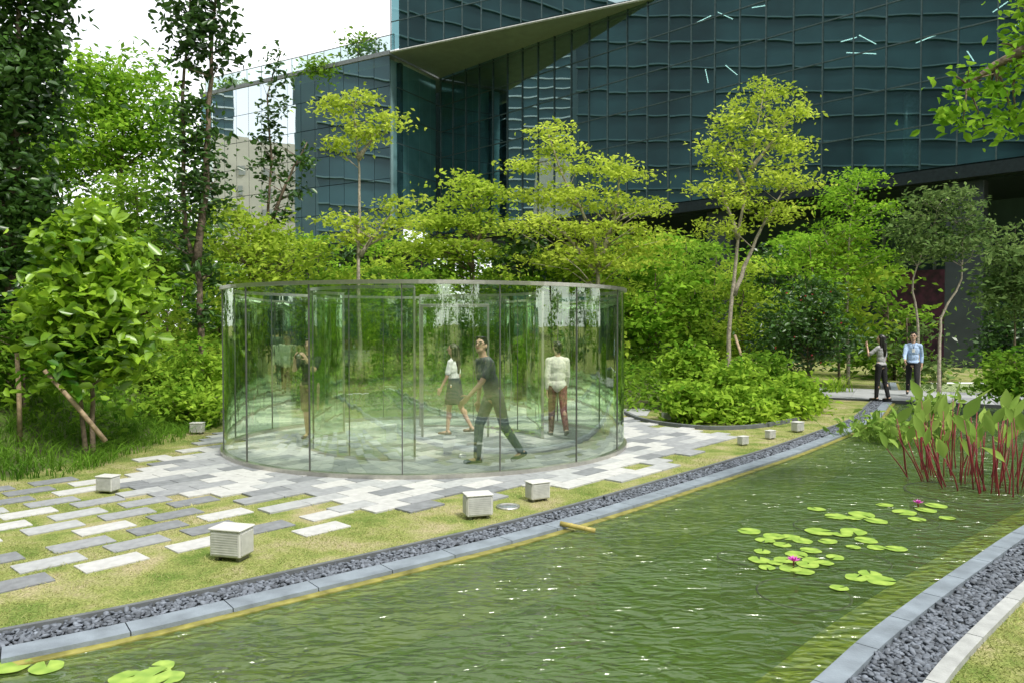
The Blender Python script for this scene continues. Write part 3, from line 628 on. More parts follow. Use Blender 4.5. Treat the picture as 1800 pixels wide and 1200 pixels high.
D=20; TT['j']=tree('spreading_tree','wide layered lime green tree behind the right half of the pavilion','tree',[[gz(1052,D),W(1050,480,D),W(1035,400,D),W(985,300,D),W(960,225,D)],[W(1050,470,D),W(1080,380,D),W(1090,300,D)],[W(1048,480,D),W(1000,420,D),W(950,380,D)]],.085,
 [Lo(955,228,34,14,D),Lo(985,262,46,15,D),Lo(930,290,38,15,D),Lo(1040,285,56,15,D),Lo(1088,308,46,15,D),Lo(945,338,60,16,D),Lo(1020,345,80,17,D),Lo(1115,362,66,17,D),Lo(955,398,76,17,D),Lo(1050,405,90,18,D),Lo(1135,425,54,18,D),Lo(1000,452,88,18,D),Lo(1090,462,64,16,D)],285,27,.145,.2,LIME,BARKL,flat=.3)
D=19.5; TT['k']=tree('tall_light_tree','tallest yellow lime tree with slim leaning trunk right of the pavilion','tree',[[gz(1278,D),W(1285,540,D),W(1300,400,D),W(1322,280,D),W(1345,150,D)],[W(1290,520,D),W(1330,420,D),W(1385,320,D)],[W(1298,420,D),W(1262,320,D)],[W(1318,300,D),W(1385,215,D)],[W(1310,340,D),W(1280,250,D)]],.065,
 [Lo(1350,158,36,18,D),Lo(1318,192,38,18,D),Lo(1392,205,36,20,D),Lo(1285,222,38,18,D),Lo(1345,245,52,19,D),Lo(1252,265,34,18,D),Lo(1300,285,46,18,D),Lo(1390,268,42,20,D),Lo(1345,315,56,20,D),Lo(1248,332,38,15,D),Lo(1405,320,34,19,D),Lo(1300,355,46,18,D),Lo(1365,372,48,17,D),Lo(1270,400,44,17,D)],225,23,.14,.155,LIME,BARKL,flat=.5,nbr=60)
D=23; TT['l']=tree('leafy_tree','feathery mid green tree between the tall lime tree and the footbridge people','tree',[[gz(1492,D),W(1490,520,D),W(1495,400,D),W(1510,320,D)],[W(1490,500,D),W(1450,420,D)]],.06,
 [Lo(1510,318,46,18,D),Lo(1472,352,46,17,D),Lo(1535,368,40,18,D),Lo(1490,405,64,22,D),Lo(1440,445,46,28,D),Lo(1520,455,52,26,D)],170,25,.15,.2,BRTG,BARKL,flat=.4)
D=21; TT['m']=tree('dark_tree','grey green tree with crooked pale trunks behind the footbridge','tree',[[gz(1617,D),W(1612,560,D),W(1605,490,D),W(1640,400,D)],[gz(1652,D),W(1655,560,D),W(1690,490,D),W(1690,400,D)]],.055,
 [Lo(1650,348,52,22,D),Lo(1695,380,42,26,D),Lo(1615,396,46,26,D),Lo(1670,430,64,26,D),Lo(1720,410,24,30,D),Lo(1600,440,30,22,D)],160,22,.15,.19,GREY,BARKL,flat=.6)
D=7.5; tree('overhanging_tree','leafy branches reaching in from the top right corner','tree',[[(8.6,7.6,-.05),(8.3,7.5,2.2),W(1900,60,D),W(1930,-90,D)],[W(1910,120,D),W(1800,90,D),W(1700,150,D)]],.10,
 [Lo(1700,150,42,34,D,.3),Lo(1770,110,45,36,D,.3),Lo(1735,215,55,24,D,.3),Lo(1780,190,40,40,D,.3),Lo(1680,200,30,30,D,.25),Lo(1820,70,50,60,D,.4),Lo(1900,0,120,120,D,.6)],130,12,.105,.09,BRTG,six=True,asp=.5,flat=.8,nbr=60)
for (px,py,rx,ry,D,l,mt) in [(1785,470,45,75,17,'tall bronze green bush cut by the right edge of the photo',GREY),(1790,650,50,40,16,'low dark green bush at the right edge beside the lawn',MIDG),(1770,580,40,50,21,'dark hedge bush under the building overhang at right',DRKG)]:
    tree('shrub',l,'shrub',[[gz(px,D),W(px,py,D)]],.04,[Lo(px,py,rx,ry,D),Lo(px-10,py+ry*.6,rx,ry*.6,D)],110,22,.15,.16,mt,part='foliage',nbr=30)
lab=['tallest light green shrub at the left of the bed right of the pavilion','low front shrub nearest the pavilion in the kerbed bed','middle shrub of the kerbed bed with fresh yellow green leaves','front shrub in the middle of the kerbed bed','right hand front shrub closest to the pond','dark leaved shrub at the back of the kerbed bed','small shrub at the right end of the kerbed bed']
for (px,py,rx,ry,D,mt),l in zip([(1215,640,42,42,17,SHRB),(1222,700,46,36,15,SHRB),(1280,670,58,45,16.5,SHRB),(1300,715,58,33,15,SHRB),(1368,705,52,40,15.6,SHRB),(1340,655,50,45,18,MIDG),(1405,690,32,34,16.6,SHRB)],lab):
    tree('shrub',l,'shrub',[[gz(px,D),W(px,py,D)]],.03,[Lo(px,py,rx,ry,D),Lo(px-rx*.5,py+12,rx*.6,ry*.6,D),Lo(px+rx*.45,py+14,rx*.6,ry*.65,D)],105,16,.155,.12,mt,part='foliage',nbr=25,six=True)
D=19.5
hb=tree('flowering_shrub','dark green shrub dotted with small red flowers behind the kerbed bed','shrub',[[gz(1420,D),W(1420,560,D)]],.04,[Lo(1400,560,60,50,D),Lo(1450,590,50,45,D),Lo(1380,610,50,40,D),Lo(1430,520,45,35,D)],170,22,.14,.2,DRKG,part='foliage',six=True)
REDF=pm('red_petal',(.45,.03,.05),.6)
for i in range(12):
    p=W(random.uniform(1360,1490),random.uniform(510,640),D-.95); V,F=leafgeo(np.array([p]*5)+rng.normal(0,.008,(5,3)),np.full(5,.048),six=True,asp=.7); npmesh('flower',V,F,REDF,False,hb)
# understory behind pavilion
US=[]; mats=[MIDG,YELG,DRKG,BRTG,YELG,MIDG,BRTG,SHRB]; k=0
def under(px,D,ty,mt,lab_,grp,wd=1.0):
    sz=random.uniform(.75,1.35)
    o=tree('understory_tree',lab_,'tree',[[gz(px,D),W(px+random.uniform(-15,15),560,D),W(px,ty+15,D)]],.05,
      [Lo(px,ty+18,36*wd,15,D),Lo(px-34*wd,ty+55,40*wd,17,D),Lo(px+38*wd,ty+80,42*wd,18,D),Lo(px-12*wd,ty+118,54*wd,22,D),Lo(px,ty+168,62*wd,34,D)],int(108/sz),20,.009*D*sz,.0102*D*sz**.5,mt,group=grp,nbr=30); US.append(o); return o
for px in range(395,1500,54):
    under(px,random.uniform(20.5,27),random.uniform(400,490) if px<1150 else random.uniform(385,470),mats[k%8],'leafy understory tree among the thicket between pavilion and glass building','understory trees behind the pavilion'); k+=1
for px,D,ty,mt in ((20,20,470,MIDG),(110,23,430,DRKG),(1560,27,470,MIDG),(1600,26,560,GREY),(330,20,480,BRTG),(90,18,560,MIDG),(300,18,540,YELG),(20,26,200,MIDG),(110,30,120,DRKG),(170,17,600,BRTG),(20,33,330,MIDG),(120,34,300,BRTG),(230,36,330,MIDG),(330,34,300,DRKG),(400,33,420,MIDG),(260,30,400,YELG),(60,16,640,MIDG)):
    under(px,D,ty,mt,'leafy understory tree filling the border thicket','understory trees of the border thicket',1.15)
for px,D,ty in ((420,36,420),(500,38,410),(580,36,425),(660,38,415),(740,36,420),(820,34,420),(900,34,430),(1150,30,400),(1220,31,420),(1390,30,410)):
    under(px,D,ty,mats[(px//7)%8],'leafy tree at the foot of the glass building behind the thicket','trees at the foot of the glass building',1.3)
# ground cover
n=26000; P=np.stack([rng.uniform(-13,7.2,n),rng.uniform(16.6,30,n)],1); z=mz(P[:,0],P[:,1]); h=rng.random(n)**1.4*(.35+.5*(np.sin(P[:,0]*1.3)+np.sin(P[:,1]*1.1)+2)/4)
V,F=leafgeo(np.column_stack([P,z+h]),rng.uniform(.12,.24,n)); o=npmesh('ground_cover',V,F,MIDG); tag(o,'low leafy ground cover under the trees behind the pavilion','ground cover',None,'stuff')
n=11000; P=np.stack([rng.uniform(-16,-6.3,n),rng.uniform(11.5,24,n)],1); z=mz(P[:,0],P[:,1]); V,F=leafgeo(np.column_stack([P,z+rng.random(n)*.4]),rng.uniform(.1,.2,n)); o=npmesh('ground_cover',V,F,MIDG); tag(o,'leafy ground cover on the mounded bed at left','ground cover',None,'stuff')
for i,(px,py,l) in enumerate([(1105,700,'strap leaved clump touching the right side of the pavilion'),(1118,672,'strap leaved clump behind the pavilion beside the garden path'),(1470,690,'strap leaved clump at the bank just left of the footbridge')]):
    b0=G(px,py); P=np.array([[b0.x,b0.y,0]]*70)+np.column_stack([rng.normal(0,.16,(70,2)),np.zeros(70)])
    rt=thing('strap_leaf_plant',l,'plant',b0); blades('leaves',P,.8,.035,.9,SHRB,None,None,5,rt)
# trees behind the camera and to the sides, mirrored in the glass
src=[TT['d'],TT['j'],TT['e'],TT['i']]
for i,(x,y) in enumerate([(-14,-8),(-7,-13),(0,-14),(6,-12),(12,-7),(16,1),(-19,-1),(20,9),(-2,-21),(10,-20)]):
    c=copy_tree(src[i%4]); c.location=(x,y,0); c.rotation_euler=(0,0,random.uniform(0,6)); s=random.uniform(.95,1.3); c.scale=(s,s,s)
    tag(c,'garden tree standing behind the viewer on the near side of the pond','tree','garden trees on the near side of the pond')
hp2=[(p[0],p[1]) for p in hole]
hp=[(12.5*math.sin(R(-125+250*i/23))*random.uniform(.95,1.1),-6.5*math.cos(R(-125+250*i/23))*random.uniform(.95,1.1)-1) for i in range(24)]+[(12.5,7),(14,9.5),(16.5,12),(19,14.5),(22,18),(-11.5,5),(-12.5,7.5),(-14,10)]
for i,(x,y) in enumerate(hp):
    if pip([(x,y)],hp2)[0]: continue
    c=copy_tree(US[(i*5)%20]); c.location=(x,y,-.3); c.rotation_euler=(0,0,random.uniform(0,6)); s=random.uniform(.95,1.25); c.scale=(s,s,s)
    tag(c,'leafy hedge tree behind the viewer on the near side of the pond','tree','hedge trees on the near side of the pond')
# ---------------- pond plants
RED=pm('red_stem',(.20,.018,.024),.5,0,.45,6)
cb=G(1705,842,WZ); wp=thing('water_plant','clump of tall red stemmed water plants with pale paddle leaves in the pond','plant',(cb.x,cb.y,WZ))
for i in range(74):
    a=random.uniform(0,2*PI); r_=math.sqrt(random.random()); b0=Vector((cb.x+r_*.70*math.cos(a),cb.y+r_*1.0*math.sin(a),WZ-.12))
    h=random.uniform(.35,1.0); tp=b0+Vector((math.cos(a)*r_*.24+random.uniform(-.14,.14),random.uniform(-.1,.1),h+.12)); md=b0.lerp(tp,.5)+Vector((random.uniform(-.04,.04),0,.02))
    m=MB(); m.tube([b0,b0.lerp(md,.5)+Vector((random.uniform(-.01,.01),0,0)),md,tp],[.009,.0085,.008,.005],6); st=m.build('stem',RED,wp,True)
    d=Vector((random.uniform(-.6,.6)+math.cos(a)*.25,random.uniform(-.5,.4),random.uniform(.5,1.6))).normalized(); sd_=d.cross(Vector((random.uniform(-1.,1.),-1,random.uniform(-.2,.6)))).normalized(); nn=sd_.cross(d); Ls=random.uniform(.24,.46); wd=Ls*random.uniform(.24,.34)
    V=[];prof=[.05,.55,.9,1,.85,.58,.28,.01]
    for q,wv in enumerate(prof):
        t_=q/7; p=tp+d*Ls*t_-Vector((0,0,.24*Ls*t_*t_)); V+=[p+sd_*wd*.5*wv+nn*.02*wv,p,p-sd_*wd*.5*wv+nn*.02*wv]
    F=[(q*3+s,q*3+s+1,q*3+s+4,q*3+s+3) for q in range(7) for s in (0,1)]
    npmesh('leaf',[tuple(v) for v in V],F,PALE,True,st)
lab2=['low pale green water plant left of the red stemmed clump','small pale water plant close to the pond corner by the footbridge','pale leafy water plant just behind the red stemmed clump']
for (px,py,n,hh),l in zip([(1568,778,120,.5),(1525,768,70,.34),(1650,770,110,.8)],lab2):
    b0=G(px,py,WZ); rt=thing('marsh_plant',l,'plant',b0); c=np.array(b0)+np.column_stack([rng.normal(0,.27,(n,2)),rng.uniform(.08,hh,n)])
    m=MB()
    for q in c: m.tube([(q[0]*.6+b0.x*.4,q[1]*.6+b0.y*.4,WZ-.1),q],.005,5)
    m.build('stems',PALE,rt); V,F=leafgeo(c,rng.uniform(.12,.24,n),asp=.42,six=True,droop=-.35); npmesh('leaves',V,F,PALE,False,rt)
def pad_mesh():
    m=MB(); vs=[(0,0,-.003)]; n=26
    for rr,zz in ((.55,.0),(1,.02)):
        for i in range(n+1):
            a=.16+(2*PI-.32)*i/n; q=rr*(1+.03*math.sin(5*a+random.random())); vs.append((q*math.cos(a),q*math.sin(a),zz*random.uniform(.1,1.6)*(.4 if random.random()<.8 else 3)*.6))
    fs=[(0,1+i,2+i) for i in range(n)]+[(1+i,1+n+1+i,2+n+1+i,2+i) for i in range(n)]
    return m.add(vs,fs).build('lily_pad',PADM,None,True)
pad_protos=[]; npd=0
sets=[([(1317,934),(1360,943),(1388,945),(1410,951),(1440,935),(1500,935),(1522,950),(1335,985),(1362,990),(1400,975),(1430,986),(1468,980),(1500,962),(1540,963),(1575,965),(1348,998),(1420,993),(1475,1034),(1505,1016),(1548,1021),(1455,952),(1480,940),(1390,1000),(1375,958),(1425,968),(1345,950),(1530,1010),(1450,990),(1380,985),(1410,1005),(1340,970)],'green lily pad floating in the middle of the pond','lily pads in the middle of the pond'),
 ([(1435,895),(1470,908),(1500,911),(1555,888),(1590,901),(1628,897),(1645,889),(1665,911),(1540,916),(1612,913),(1515,905)],'green lily pad floating near the red stemmed plants','lily pads near the red stemmed plants'),
 ([(20,1172),(82,1174),(222,1193),(285,1172),(300,1192),(268,1190)],'yellow green lily pad in the bottom left corner of the pond','lily pads in the bottom left corner')]
for pts,l,gp in sets:
    for px,py in pts:
        if npd<6: o=pad_mesh(); pad_protos.append(o)
        else: o=pad_protos[npd%6].copy(); COL.objects.link(o)
        npd+=1; p=G(px,py,WZ); s=random.uniform(.065,.11)*(1+.2*(p.y>7)); o.location=(p.x,p.y,WZ+.009); o.scale=(s,s,s); o.rotation_euler=(random.uniform(-.04,.04),random.uniform(-.04,.04),random.uniform(0,6))
        tag(o,l,'lily pad',gp)
PUR=pm('purple_petal',(.60,.10,.46),.5); POT=pm('submerged_pot',(.022,.034,.010),.75,0,.5,9,.4,30,c2=(.05,.075,.02))
for px,py,l in ((1395,996,'purple water lily flower open among the middle lily pads'),(1614,892,'purple water lily flower near the red stemmed plants')):
    p=G(px,py,WZ); rt=thing('water_lily_flower',l,'flower',p); st=MB(); st.tube([p-Vector((0,0,.1)),p+Vector((0,0,.05))],.006,6); st.build('stem',RED,rt)
    for kk,(nn_,tilt,ll) in enumerate(((9,.5,.07),(7,1.0,.058))):
        for i in range(nn_):
            a=2*PI*(i+.5*kk)/nn_; d=Vector((math.cos(a)*math.cos(tilt),math.sin(a)*math.cos(tilt),math.sin(tilt))); s_=Vector((-math.sin(a),math.cos(a),0)); b0=p+Vector((0,0,.045))
            m=MB(); m.add([b0,b0+d*ll*.5+s_*.013,b0+d*ll,b0+d*ll*.5-s_*.013],[(0,1,2,3)]); m.build('petal',PUR,rt)
# planters whose dark rims just break the surface; their planted middles lie under a film of water
for px,py,r_,l in ((1300,978,.19,'dark planter rim at the water surface left of the middle lily pads'),(1412,1042,.34,'large dark planter rim at the water surface in front of the middle lily pads'),(1500,985,.3,'dark planter at the water surface beneath the middle lily pads'),(1590,915,.32,'dark planter at the water surface beneath the upper lily pads'),(1690,865,.62,'wide dark tub at the water surface holding the red stemmed plants'),(1450,925,.3,'dark planter at the water surface behind the middle lily pads')):
    p=G(px,py,WZ+.003); m=MB(); m.lathe([(r_*.8,-.4),(r_,-.03),(r_,0),(r_*.965,0),(r_*.95,-.009),(r_*.5,-.008),(.01,-.007)],36,(0,0,0)); o=m.build('submerged_pot',POT,None,True); o.location=p; tag(o,l,'pot')
# ---------------- floodlights
PNT=pm('light_grey_paint',(.55,.55,.52),.5,0,.06,15); PNT2=pm('grey_grille',(.48,.48,.455),.5,0,.1,15); LENS=pm('milky_lens',(.44,.45,.43),.25)
fl=thing('garden_floodlight','large pale grey box floodlight on the lawn nearest the camera','garden light')
m=MB(); m.box((0,0,.15),(.29,.20,.22),bev=.008); m.build('housing',PNT,fl)
m=MB(); m.box((0,0,.271),(.31,.225,.018),bev=.006); m.build('lid',PNT,fl)
m=MB(); m.box((0,-.102,.15),(.25,.004,.185)); m.build('lens',LENS,fl)
for i in range(9):
    m=MB(); m.box((0,-.1045,.066+i*.021),(.255,.003,.006)); m.build('louvre',PNT2,fl)
for sx in (-1,1):
    m=MB(); m.box((sx*.1,0,.02),(.035,.14,.045),bev=.004); m.build('foot',DSTEEL,fl)
    m=MB(); m.box((sx*.1495,0,.15),(.009,.17,.19),bev=.003); m.build('side_plate',PNT2,fl)
spots=[(408,981,1.0,-.25,None),(840,909,.92,.3,'pale box floodlight in the middle of the lawn by the pebble strip'),(945,879,.8,.5,'low box floodlight right of the round ground light'),(190,865,.74,-.2,'small white floodlight among the stepping stones at left'),(347,762,.75,0,'small floodlight at the edge of the border left of the pavilion'),(1306,782,.55,.6,'small floodlight at the right end of the paving'),(1354,771,.55,.6,'small floodlight in front of the kerbed bed, second from the pond corner'),(1402,759,.7,.6,'small floodlight nearest the pond corner'),(1171,739,.6,.2,'small floodlight at the kerb just right of the pavilion')]
for i,(px,py,s,rz,l) in enumerate(spots):
    o=fl if i==0 else copy_tree(fl); o.location=G(px,py); o.scale=(s,s,s); o.rotation_euler=(0,0,rz)
    if l: o['label']=l
    o['group']='box floodlights around the lawn'
p=G(893,891); t_=thing('ground_light','round flush ground light in the lawn between two floodlights','ground light',p)
m=MB(); m.lathe([(.13,-.02),(.13,.02),(.105,.022),(.10,.012)],32,p); m.build('trim_ring',STEEL,t_,True)
m=MB(); m.lathe([(.099,.0),(.098,.014),(.01,.018)],32,p); m.build('lens',pm('ground_lens',(.16,.19,.20),.1),t_,True)
a=G(985,919,.035); b_=G(1046,932,.0); m=MB(); m.tube([a,a.lerp(b_,.33),a.lerp(b_,.66),b_],.024,12); m.tube([a.lerp(b_,.3),a.lerp(b_,.33)],.027,12); m.tube([a.lerp(b_,.72),a.lerp(b_,.75)],.027,12)
tag(m.build('bamboo_pipe',pm('bamboo',(.40,.33,.09),.5,0,.2,20),None,True),'short yellow bamboo pipe projecting over the water from the pond coping','pipe')
STK=pm('stake_wood',(.34,.25,.16),.85,0,.35,14,.4,40)
for pts,l in (([W(78,650,10.4),W(186,775,10.6)],'leaning wooden prop beside the large leaf shrub'),([W(30,620,10.8),W(35,775,10.8)],'upright wooden post under the tall left tree'),([W(1308,645,18),W(1292,590,18.8)],'small prop stake leaning on the tall lime tree trunk')):
    m=MB(); m.tube([pts[0],pts[0].lerp(pts[1],.5)+Vector((.01,0,.01)),pts[1]],[.03,.034,.036],8); tag(m.build('tree_stake',STK,None,True),l,'stake')
kp=[G(*q) for q in ((1085,722),(1120,738),(1170,748),(1250,755),(1330,752),(1400,740),(1425,728))]; A_=cr(kp,.12); strip('garden_kerb',A_,offs(A_,.08),-.05,.07,DKERB)
pp=cr([G(*q) for q in ((1108,730),(1130,705),(1152,685),(1162,665),(1152,650))],.3)
strip('garden_path',offs(pp,-.35),offs(pp,.35),-.02,.014,PAV[3],3,.01)
# footbridge
ba=Vector((7.4,20.0,0)); bb=Vector((18,14.4,0)); dr=(bb-ba).normalized(); pr=Vector((-dr.y,dr.x,0))*3.3
m=MB(); DECK=pm('deck_paver',(.38,.39,.40),.75,0,.12,4,.1,50); FAS=pm('bridge_edge',(.06,.065,.07),.6)
for i in range(15):
    for j in range(4):
        q=ba+dr*(i+.5)*.8+pr*((j+.5)/4); m.box(q+Vector((0,0,.02)),(.792,pr.length/4-.008,.06),Matrix.Rotation(math.atan2(dr.y,dr.x),3,'Z'),random.choice((0,0,1)),.003)
br=thing('footbridge','low grey paved footbridge crossing the far end of the pond','bridge',ba)
m.build('deck',[DECK,PAV[1]],br)
m=MB()
for off in (-.03,pr.length+.03):
    q=ba+dr*6+pr.normalized()*off; m.box(q+Vector((0,0,-.12)),(12,.06,.34),Matrix.Rotation(math.atan2(dr.y,dr.x),3,'Z'))
m.build('edge_beam',FAS,br)
for px,py,hh,l in ((1652,682,.55,'short dark bollard at the right end of the footbridge people'),(1572,668,.5,'short dark bollard behind the two people on the footbridge')):
    q=G(px,py); m=MB(); m.lathe([(.05,0),(.05,hh-.03),(.04,hh)],14,q); tag(m.build('bollard',EYE,None,True),l,'bollard')
# ---------------- buildings
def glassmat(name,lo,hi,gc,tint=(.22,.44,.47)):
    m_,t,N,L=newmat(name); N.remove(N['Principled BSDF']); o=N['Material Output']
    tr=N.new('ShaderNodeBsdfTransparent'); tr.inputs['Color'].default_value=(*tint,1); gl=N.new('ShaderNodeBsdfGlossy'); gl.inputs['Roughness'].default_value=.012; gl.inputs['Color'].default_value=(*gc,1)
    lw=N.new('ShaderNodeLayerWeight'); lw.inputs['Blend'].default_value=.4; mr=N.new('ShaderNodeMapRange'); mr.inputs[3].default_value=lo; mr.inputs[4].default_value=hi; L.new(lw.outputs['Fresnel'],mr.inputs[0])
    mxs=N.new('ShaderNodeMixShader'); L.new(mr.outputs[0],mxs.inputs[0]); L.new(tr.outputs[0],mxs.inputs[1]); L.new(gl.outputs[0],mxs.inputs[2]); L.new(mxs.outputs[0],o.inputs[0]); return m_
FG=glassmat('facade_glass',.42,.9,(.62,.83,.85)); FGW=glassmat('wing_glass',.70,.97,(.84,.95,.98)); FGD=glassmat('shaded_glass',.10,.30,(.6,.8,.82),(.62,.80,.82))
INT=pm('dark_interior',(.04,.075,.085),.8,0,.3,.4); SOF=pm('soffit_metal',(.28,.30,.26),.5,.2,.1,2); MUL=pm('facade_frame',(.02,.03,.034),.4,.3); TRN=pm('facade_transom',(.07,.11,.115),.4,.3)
variants=[]; NV=16
for v in range(NV):
    n=9; u=np.linspace(-.5,.5,n); a,b=np.meshgrid(u,u); r1,r2,r3,r4=rng.uniform(-1,1,4); am=rng.uniform(-.0008,.0012)
    y=am*np.cos(PI*a)*np.cos(PI*b)+.0005*np.sin(2*PI*b+r1*3)*r2+.0005*np.sin(2*PI*a+r2*3)*r3+.0006*np.sin(3*a+4*b*r4+r1*3)*r4
    variants.append((np.stack([a,y,b],2).reshape(-1,3),n))
def pane_me(v,w_,h_):
    P,n=variants[v]; V=P*np.array([w_,1,h_]); i=(np.arange(n-1)[:,None]*n+np.arange(n-1)[None]).ravel()
    return V,np.stack([i,i+1,i+n+1,i+n],1)
cache={}
def facade(root,runs,mat,limit=100,rest='upper_glass_panels'):
    items=[]
    for (p0,p1,z0,z1,cw,rh) in runs:
        p0=Vector((*p0[:2],0)); p1=Vector((*p1[:2],0)); Ln=(p1-p0).length; nc=round(Ln/cw); nr=round((z1-z0)/rh); d=(p1-p0)/Ln; ang=math.atan2(d.y,d.x)
        for c in range(nc):
            for r in range(nr):
                w_=Ln/nc; h_=(z1-z0)/nr; p=p0+d*(c+.5)*w_+Vector((0,0,z0+(r+.5)*h_))
                px=900+FP*p.x/p.y; py=568-FP*(p.z-2)/p.y; vis=(-40<px<1840 and -60<py)
                items.append((0 if vis else 1,p.length,p,ang,round(w_-.035,3),round(h_-.045,3)))
    items.sort(key=lambda q:q[:2]); VV=[];FF=[];o_=0
    for k,(_,_,p,ang,w_,h_) in enumerate(items):
        v=random.randrange(NV); tl=(random.gauss(0,.0009),0,ang+random.gauss(0,.0009))
        if k<limit:
            key=(v,w_,h_,mat.name)
            if key not in cache:
                V,F=pane_me(v,w_,h_); ob=npmesh('glass_panel',V,F,mat,True,root,False); cache[key]=ob.data
            else: ob=link('glass_panel',cache[key],root)
            ob.location=p-root.location; ob.rotation_euler=tl
        else:
            V,F=pane_me(v,w_,h_); M=np.array(Euler(tl).to_matrix()); VV.append(V@M.T+np.array(p)); FF.append(F+o_); o_+=len(V)
    if VV:
        ob=npmesh(rest,np.concatenate(VV),np.concatenate(FF),mat,True,root); ob['kind']='stuff'
A0=(-8.6,53.3); B0=(8.5,44.4); C0=(-5.6,58.6); fd=Vector((B0[0]-C0[0],B0[1]-C0[1],0)).normalized(); fn=Vector((fd.y,-fd.x,0))
if fn.y>0: fn=-fn
RW=(A0[0]+.25,A0[1]+.5)
End=Vector((*C0,0))+fd*54
bld=thing('office_building','large dark teal glass office building with jutting upper floors behind the trees','building',(*C0,0))
facade(bld,[(C0,(End.x,End.y),9.0,33.0,1.5,2.0),(A0,B0,21.45,33.45,1.5,2.0)],FG)
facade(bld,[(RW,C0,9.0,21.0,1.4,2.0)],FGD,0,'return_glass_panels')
fang=math.atan2(fd.y,fd.x)
def slab(m,p0,p1,z0,z1,th,back,mi=0):
    p0=Vector((*p0[:2],0)); p1=Vector((*p1[:2],0)); d=(p1-p0); n=Vector((-d.y,d.x,0)).normalized()
    if n.y<0: n=-n
    a=p0+n*back; b=p1+n*back; vs=[(q.x,q.y,z) for z in (z0,z1) for q in (a,b,b+n*th,a+n*th)]
    m.add(vs,[(3,2,1,0),(4,5,6,7),(0,1,5,4),(1,2,6,5),(2,3,7,6),(3,0,4,7)],mi)
CB=Vector((*C0,0))-fd*4.5
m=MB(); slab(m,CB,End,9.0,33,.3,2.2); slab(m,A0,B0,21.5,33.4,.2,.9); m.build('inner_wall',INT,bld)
m=MB(); slab(m,RW,C0,9,21.1,.1,.5); m.build('return_wall',pm('teal_wall',(.20,.32,.34),.6,0,.3,.5),bld)
for z in np.arange(9,33,4.0):
    m=MB(); slab(m,C0,End,z-.15,z+.15,2.0,.12); m.build('floor_slab',MUL,bld)
m=MB()
for q0,q1,z0,z1,cw in ((C0,(End.x,End.y),9,33,1.5),(A0,B0,21.45,33.4,1.5)):
    a=Vector((*q0,0)); b=Vector((*q1,0)) if len(q1)==2 else q1; n=round((b-a).length/cw)
    for i in range(n+1):
        q=a.lerp(b,i/n); m.box(q+Vector((0,0,(z0+z1)/2))+fn*.05,(.045,.07,z1-z0),Matrix.Rotation(fang,3,'Z'))
ob=m.build('mullions',TRN,bld); ob['kind']='stuff'
m=MB()
for q0,q1,z0,nr in ((C0,(End.x,End.y),9,12),(A0,B0,21.45,6),(RW,C0,9,6)):
    for r in range(1,nr): slab(m,q0,q1,z0+r*2-.03,z0+r*2+.03,.05,-.042)
ob=m.build('transoms',TRN,bld); ob['kind']='stuff'
m=MB(); m.add([(*A0,21.4),(*B0,21.4),(*C0,21.4),(*A0,21.22),(*B0,21.22),(*C0,21.22)],[(0,1,2),(5,4,3),(0,3,4,1),(1,4,5,2),(2,5,3,0)]); m.build('soffit',SOF,bld)
m=MB(); m.tube([Vector((*A0,21.3))+Vector((-.06,-.06,0)),Vector((*B0,21.3))+Vector((-.06,-.06,0))],.08,6); m.build('edge_trim',pm('pale_trim',(.45,.46,.44),.5),bld)
m=MB(); slab(m,C0,End,8.4,8.95,.5,-.05); m.build('fascia',MUL,bld)
m=MB(); slab(m,C0,End,8.3,8.9,7,.5); m.build('ground_floor_ceiling',MUL,bld)
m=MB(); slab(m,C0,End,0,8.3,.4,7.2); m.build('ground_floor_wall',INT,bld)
CLAD=pm('column_cladding',(.045,.055,.065),.5,.2,.15,2)
for i,s in enumerate((6,15,24,36.2,45)):
    q=Vector((*C0,0))+fd*s-fn*.9; m=MB(); m.box(q+Vector((0,0,4.2)),(1.5,.8,8.4),Matrix.Rotation(fang,3,'Z'),0,.03); m.build('column',CLAD,bld)
PINK=pm('patterned_panel',(.03,.015,.03),.6,0,.4,3,0,10,c2=(.14,.03,.075))
q=Vector((*C0,0))+fd*33; m=MB(); m.box(q-fn*4.5+Vector((0,0,2.4)),(3.2,.2,4.6),Matrix.Rotation(fang,3,'Z')); m.build('patterned_wall',PINK,bld)
m=MB()
for s in np.arange(2,53,2.6): m.box(Vector((*C0,0))+fd*s-fn*7.1+Vector((0,0,3.6)),(.12,.2,7.2),Matrix.Rotation(fang,3,'Z'))
m.box(Vector((*C0,0))+fd*27-fn*7.08+Vector((0,0,3.4)),(52,.14,.15),Matrix.Rotation(fang,3,'Z'))
ob=m.build('ground_floor_frames',pm('pale_frame',(.25,.28,.28),.5),bld); ob['kind']='stuff'
def onf(px,py,off=.9):
    r=ray(px,py); n=fn; P0=Vector((*C0,0))-fn*off; t=(P0-Vector((0,0,HC))).dot(n)/r.dot(n); return Vector((0,0,HC))+r*t
EM,t,N,L=newmat('tube_glow'); N['Principled BSDF'].inputs['Emission Color'].default_value=(1,.93,.8,1); N['Principled BSDF'].inputs['Emission Strength'].default_value=3.5
for x0,y0,x1,y1 in ((1225,40,1250,28),(1262,22,1288,34),(1322,14,1346,10),(1478,74,1506,66),(1510,62,1540,78),(1488,93,1540,95),(1610,76,1645,62),(1275,115,1296,132),(1240,122,1245,146),(1700,90,1712,108),(1745,22,1772,3),(1780,50,1796,38)):
    m=MB(); m.tube([onf(x0,y0),onf(x1,y1)],.025,6); tag(m.build('tube_lamp',EM),'white tube light glowing behind the dark glass facade','lamp','tube lights behind the glass facade')
q=onf(1600,250,.7); m=MB(); m.lathe([(.30,9.05),(.30,12.8)],20,(q.x,q.y,0)); m.build('round_column',pm('pale_column',(.75,.78,.78),.5,.0),bld,True)
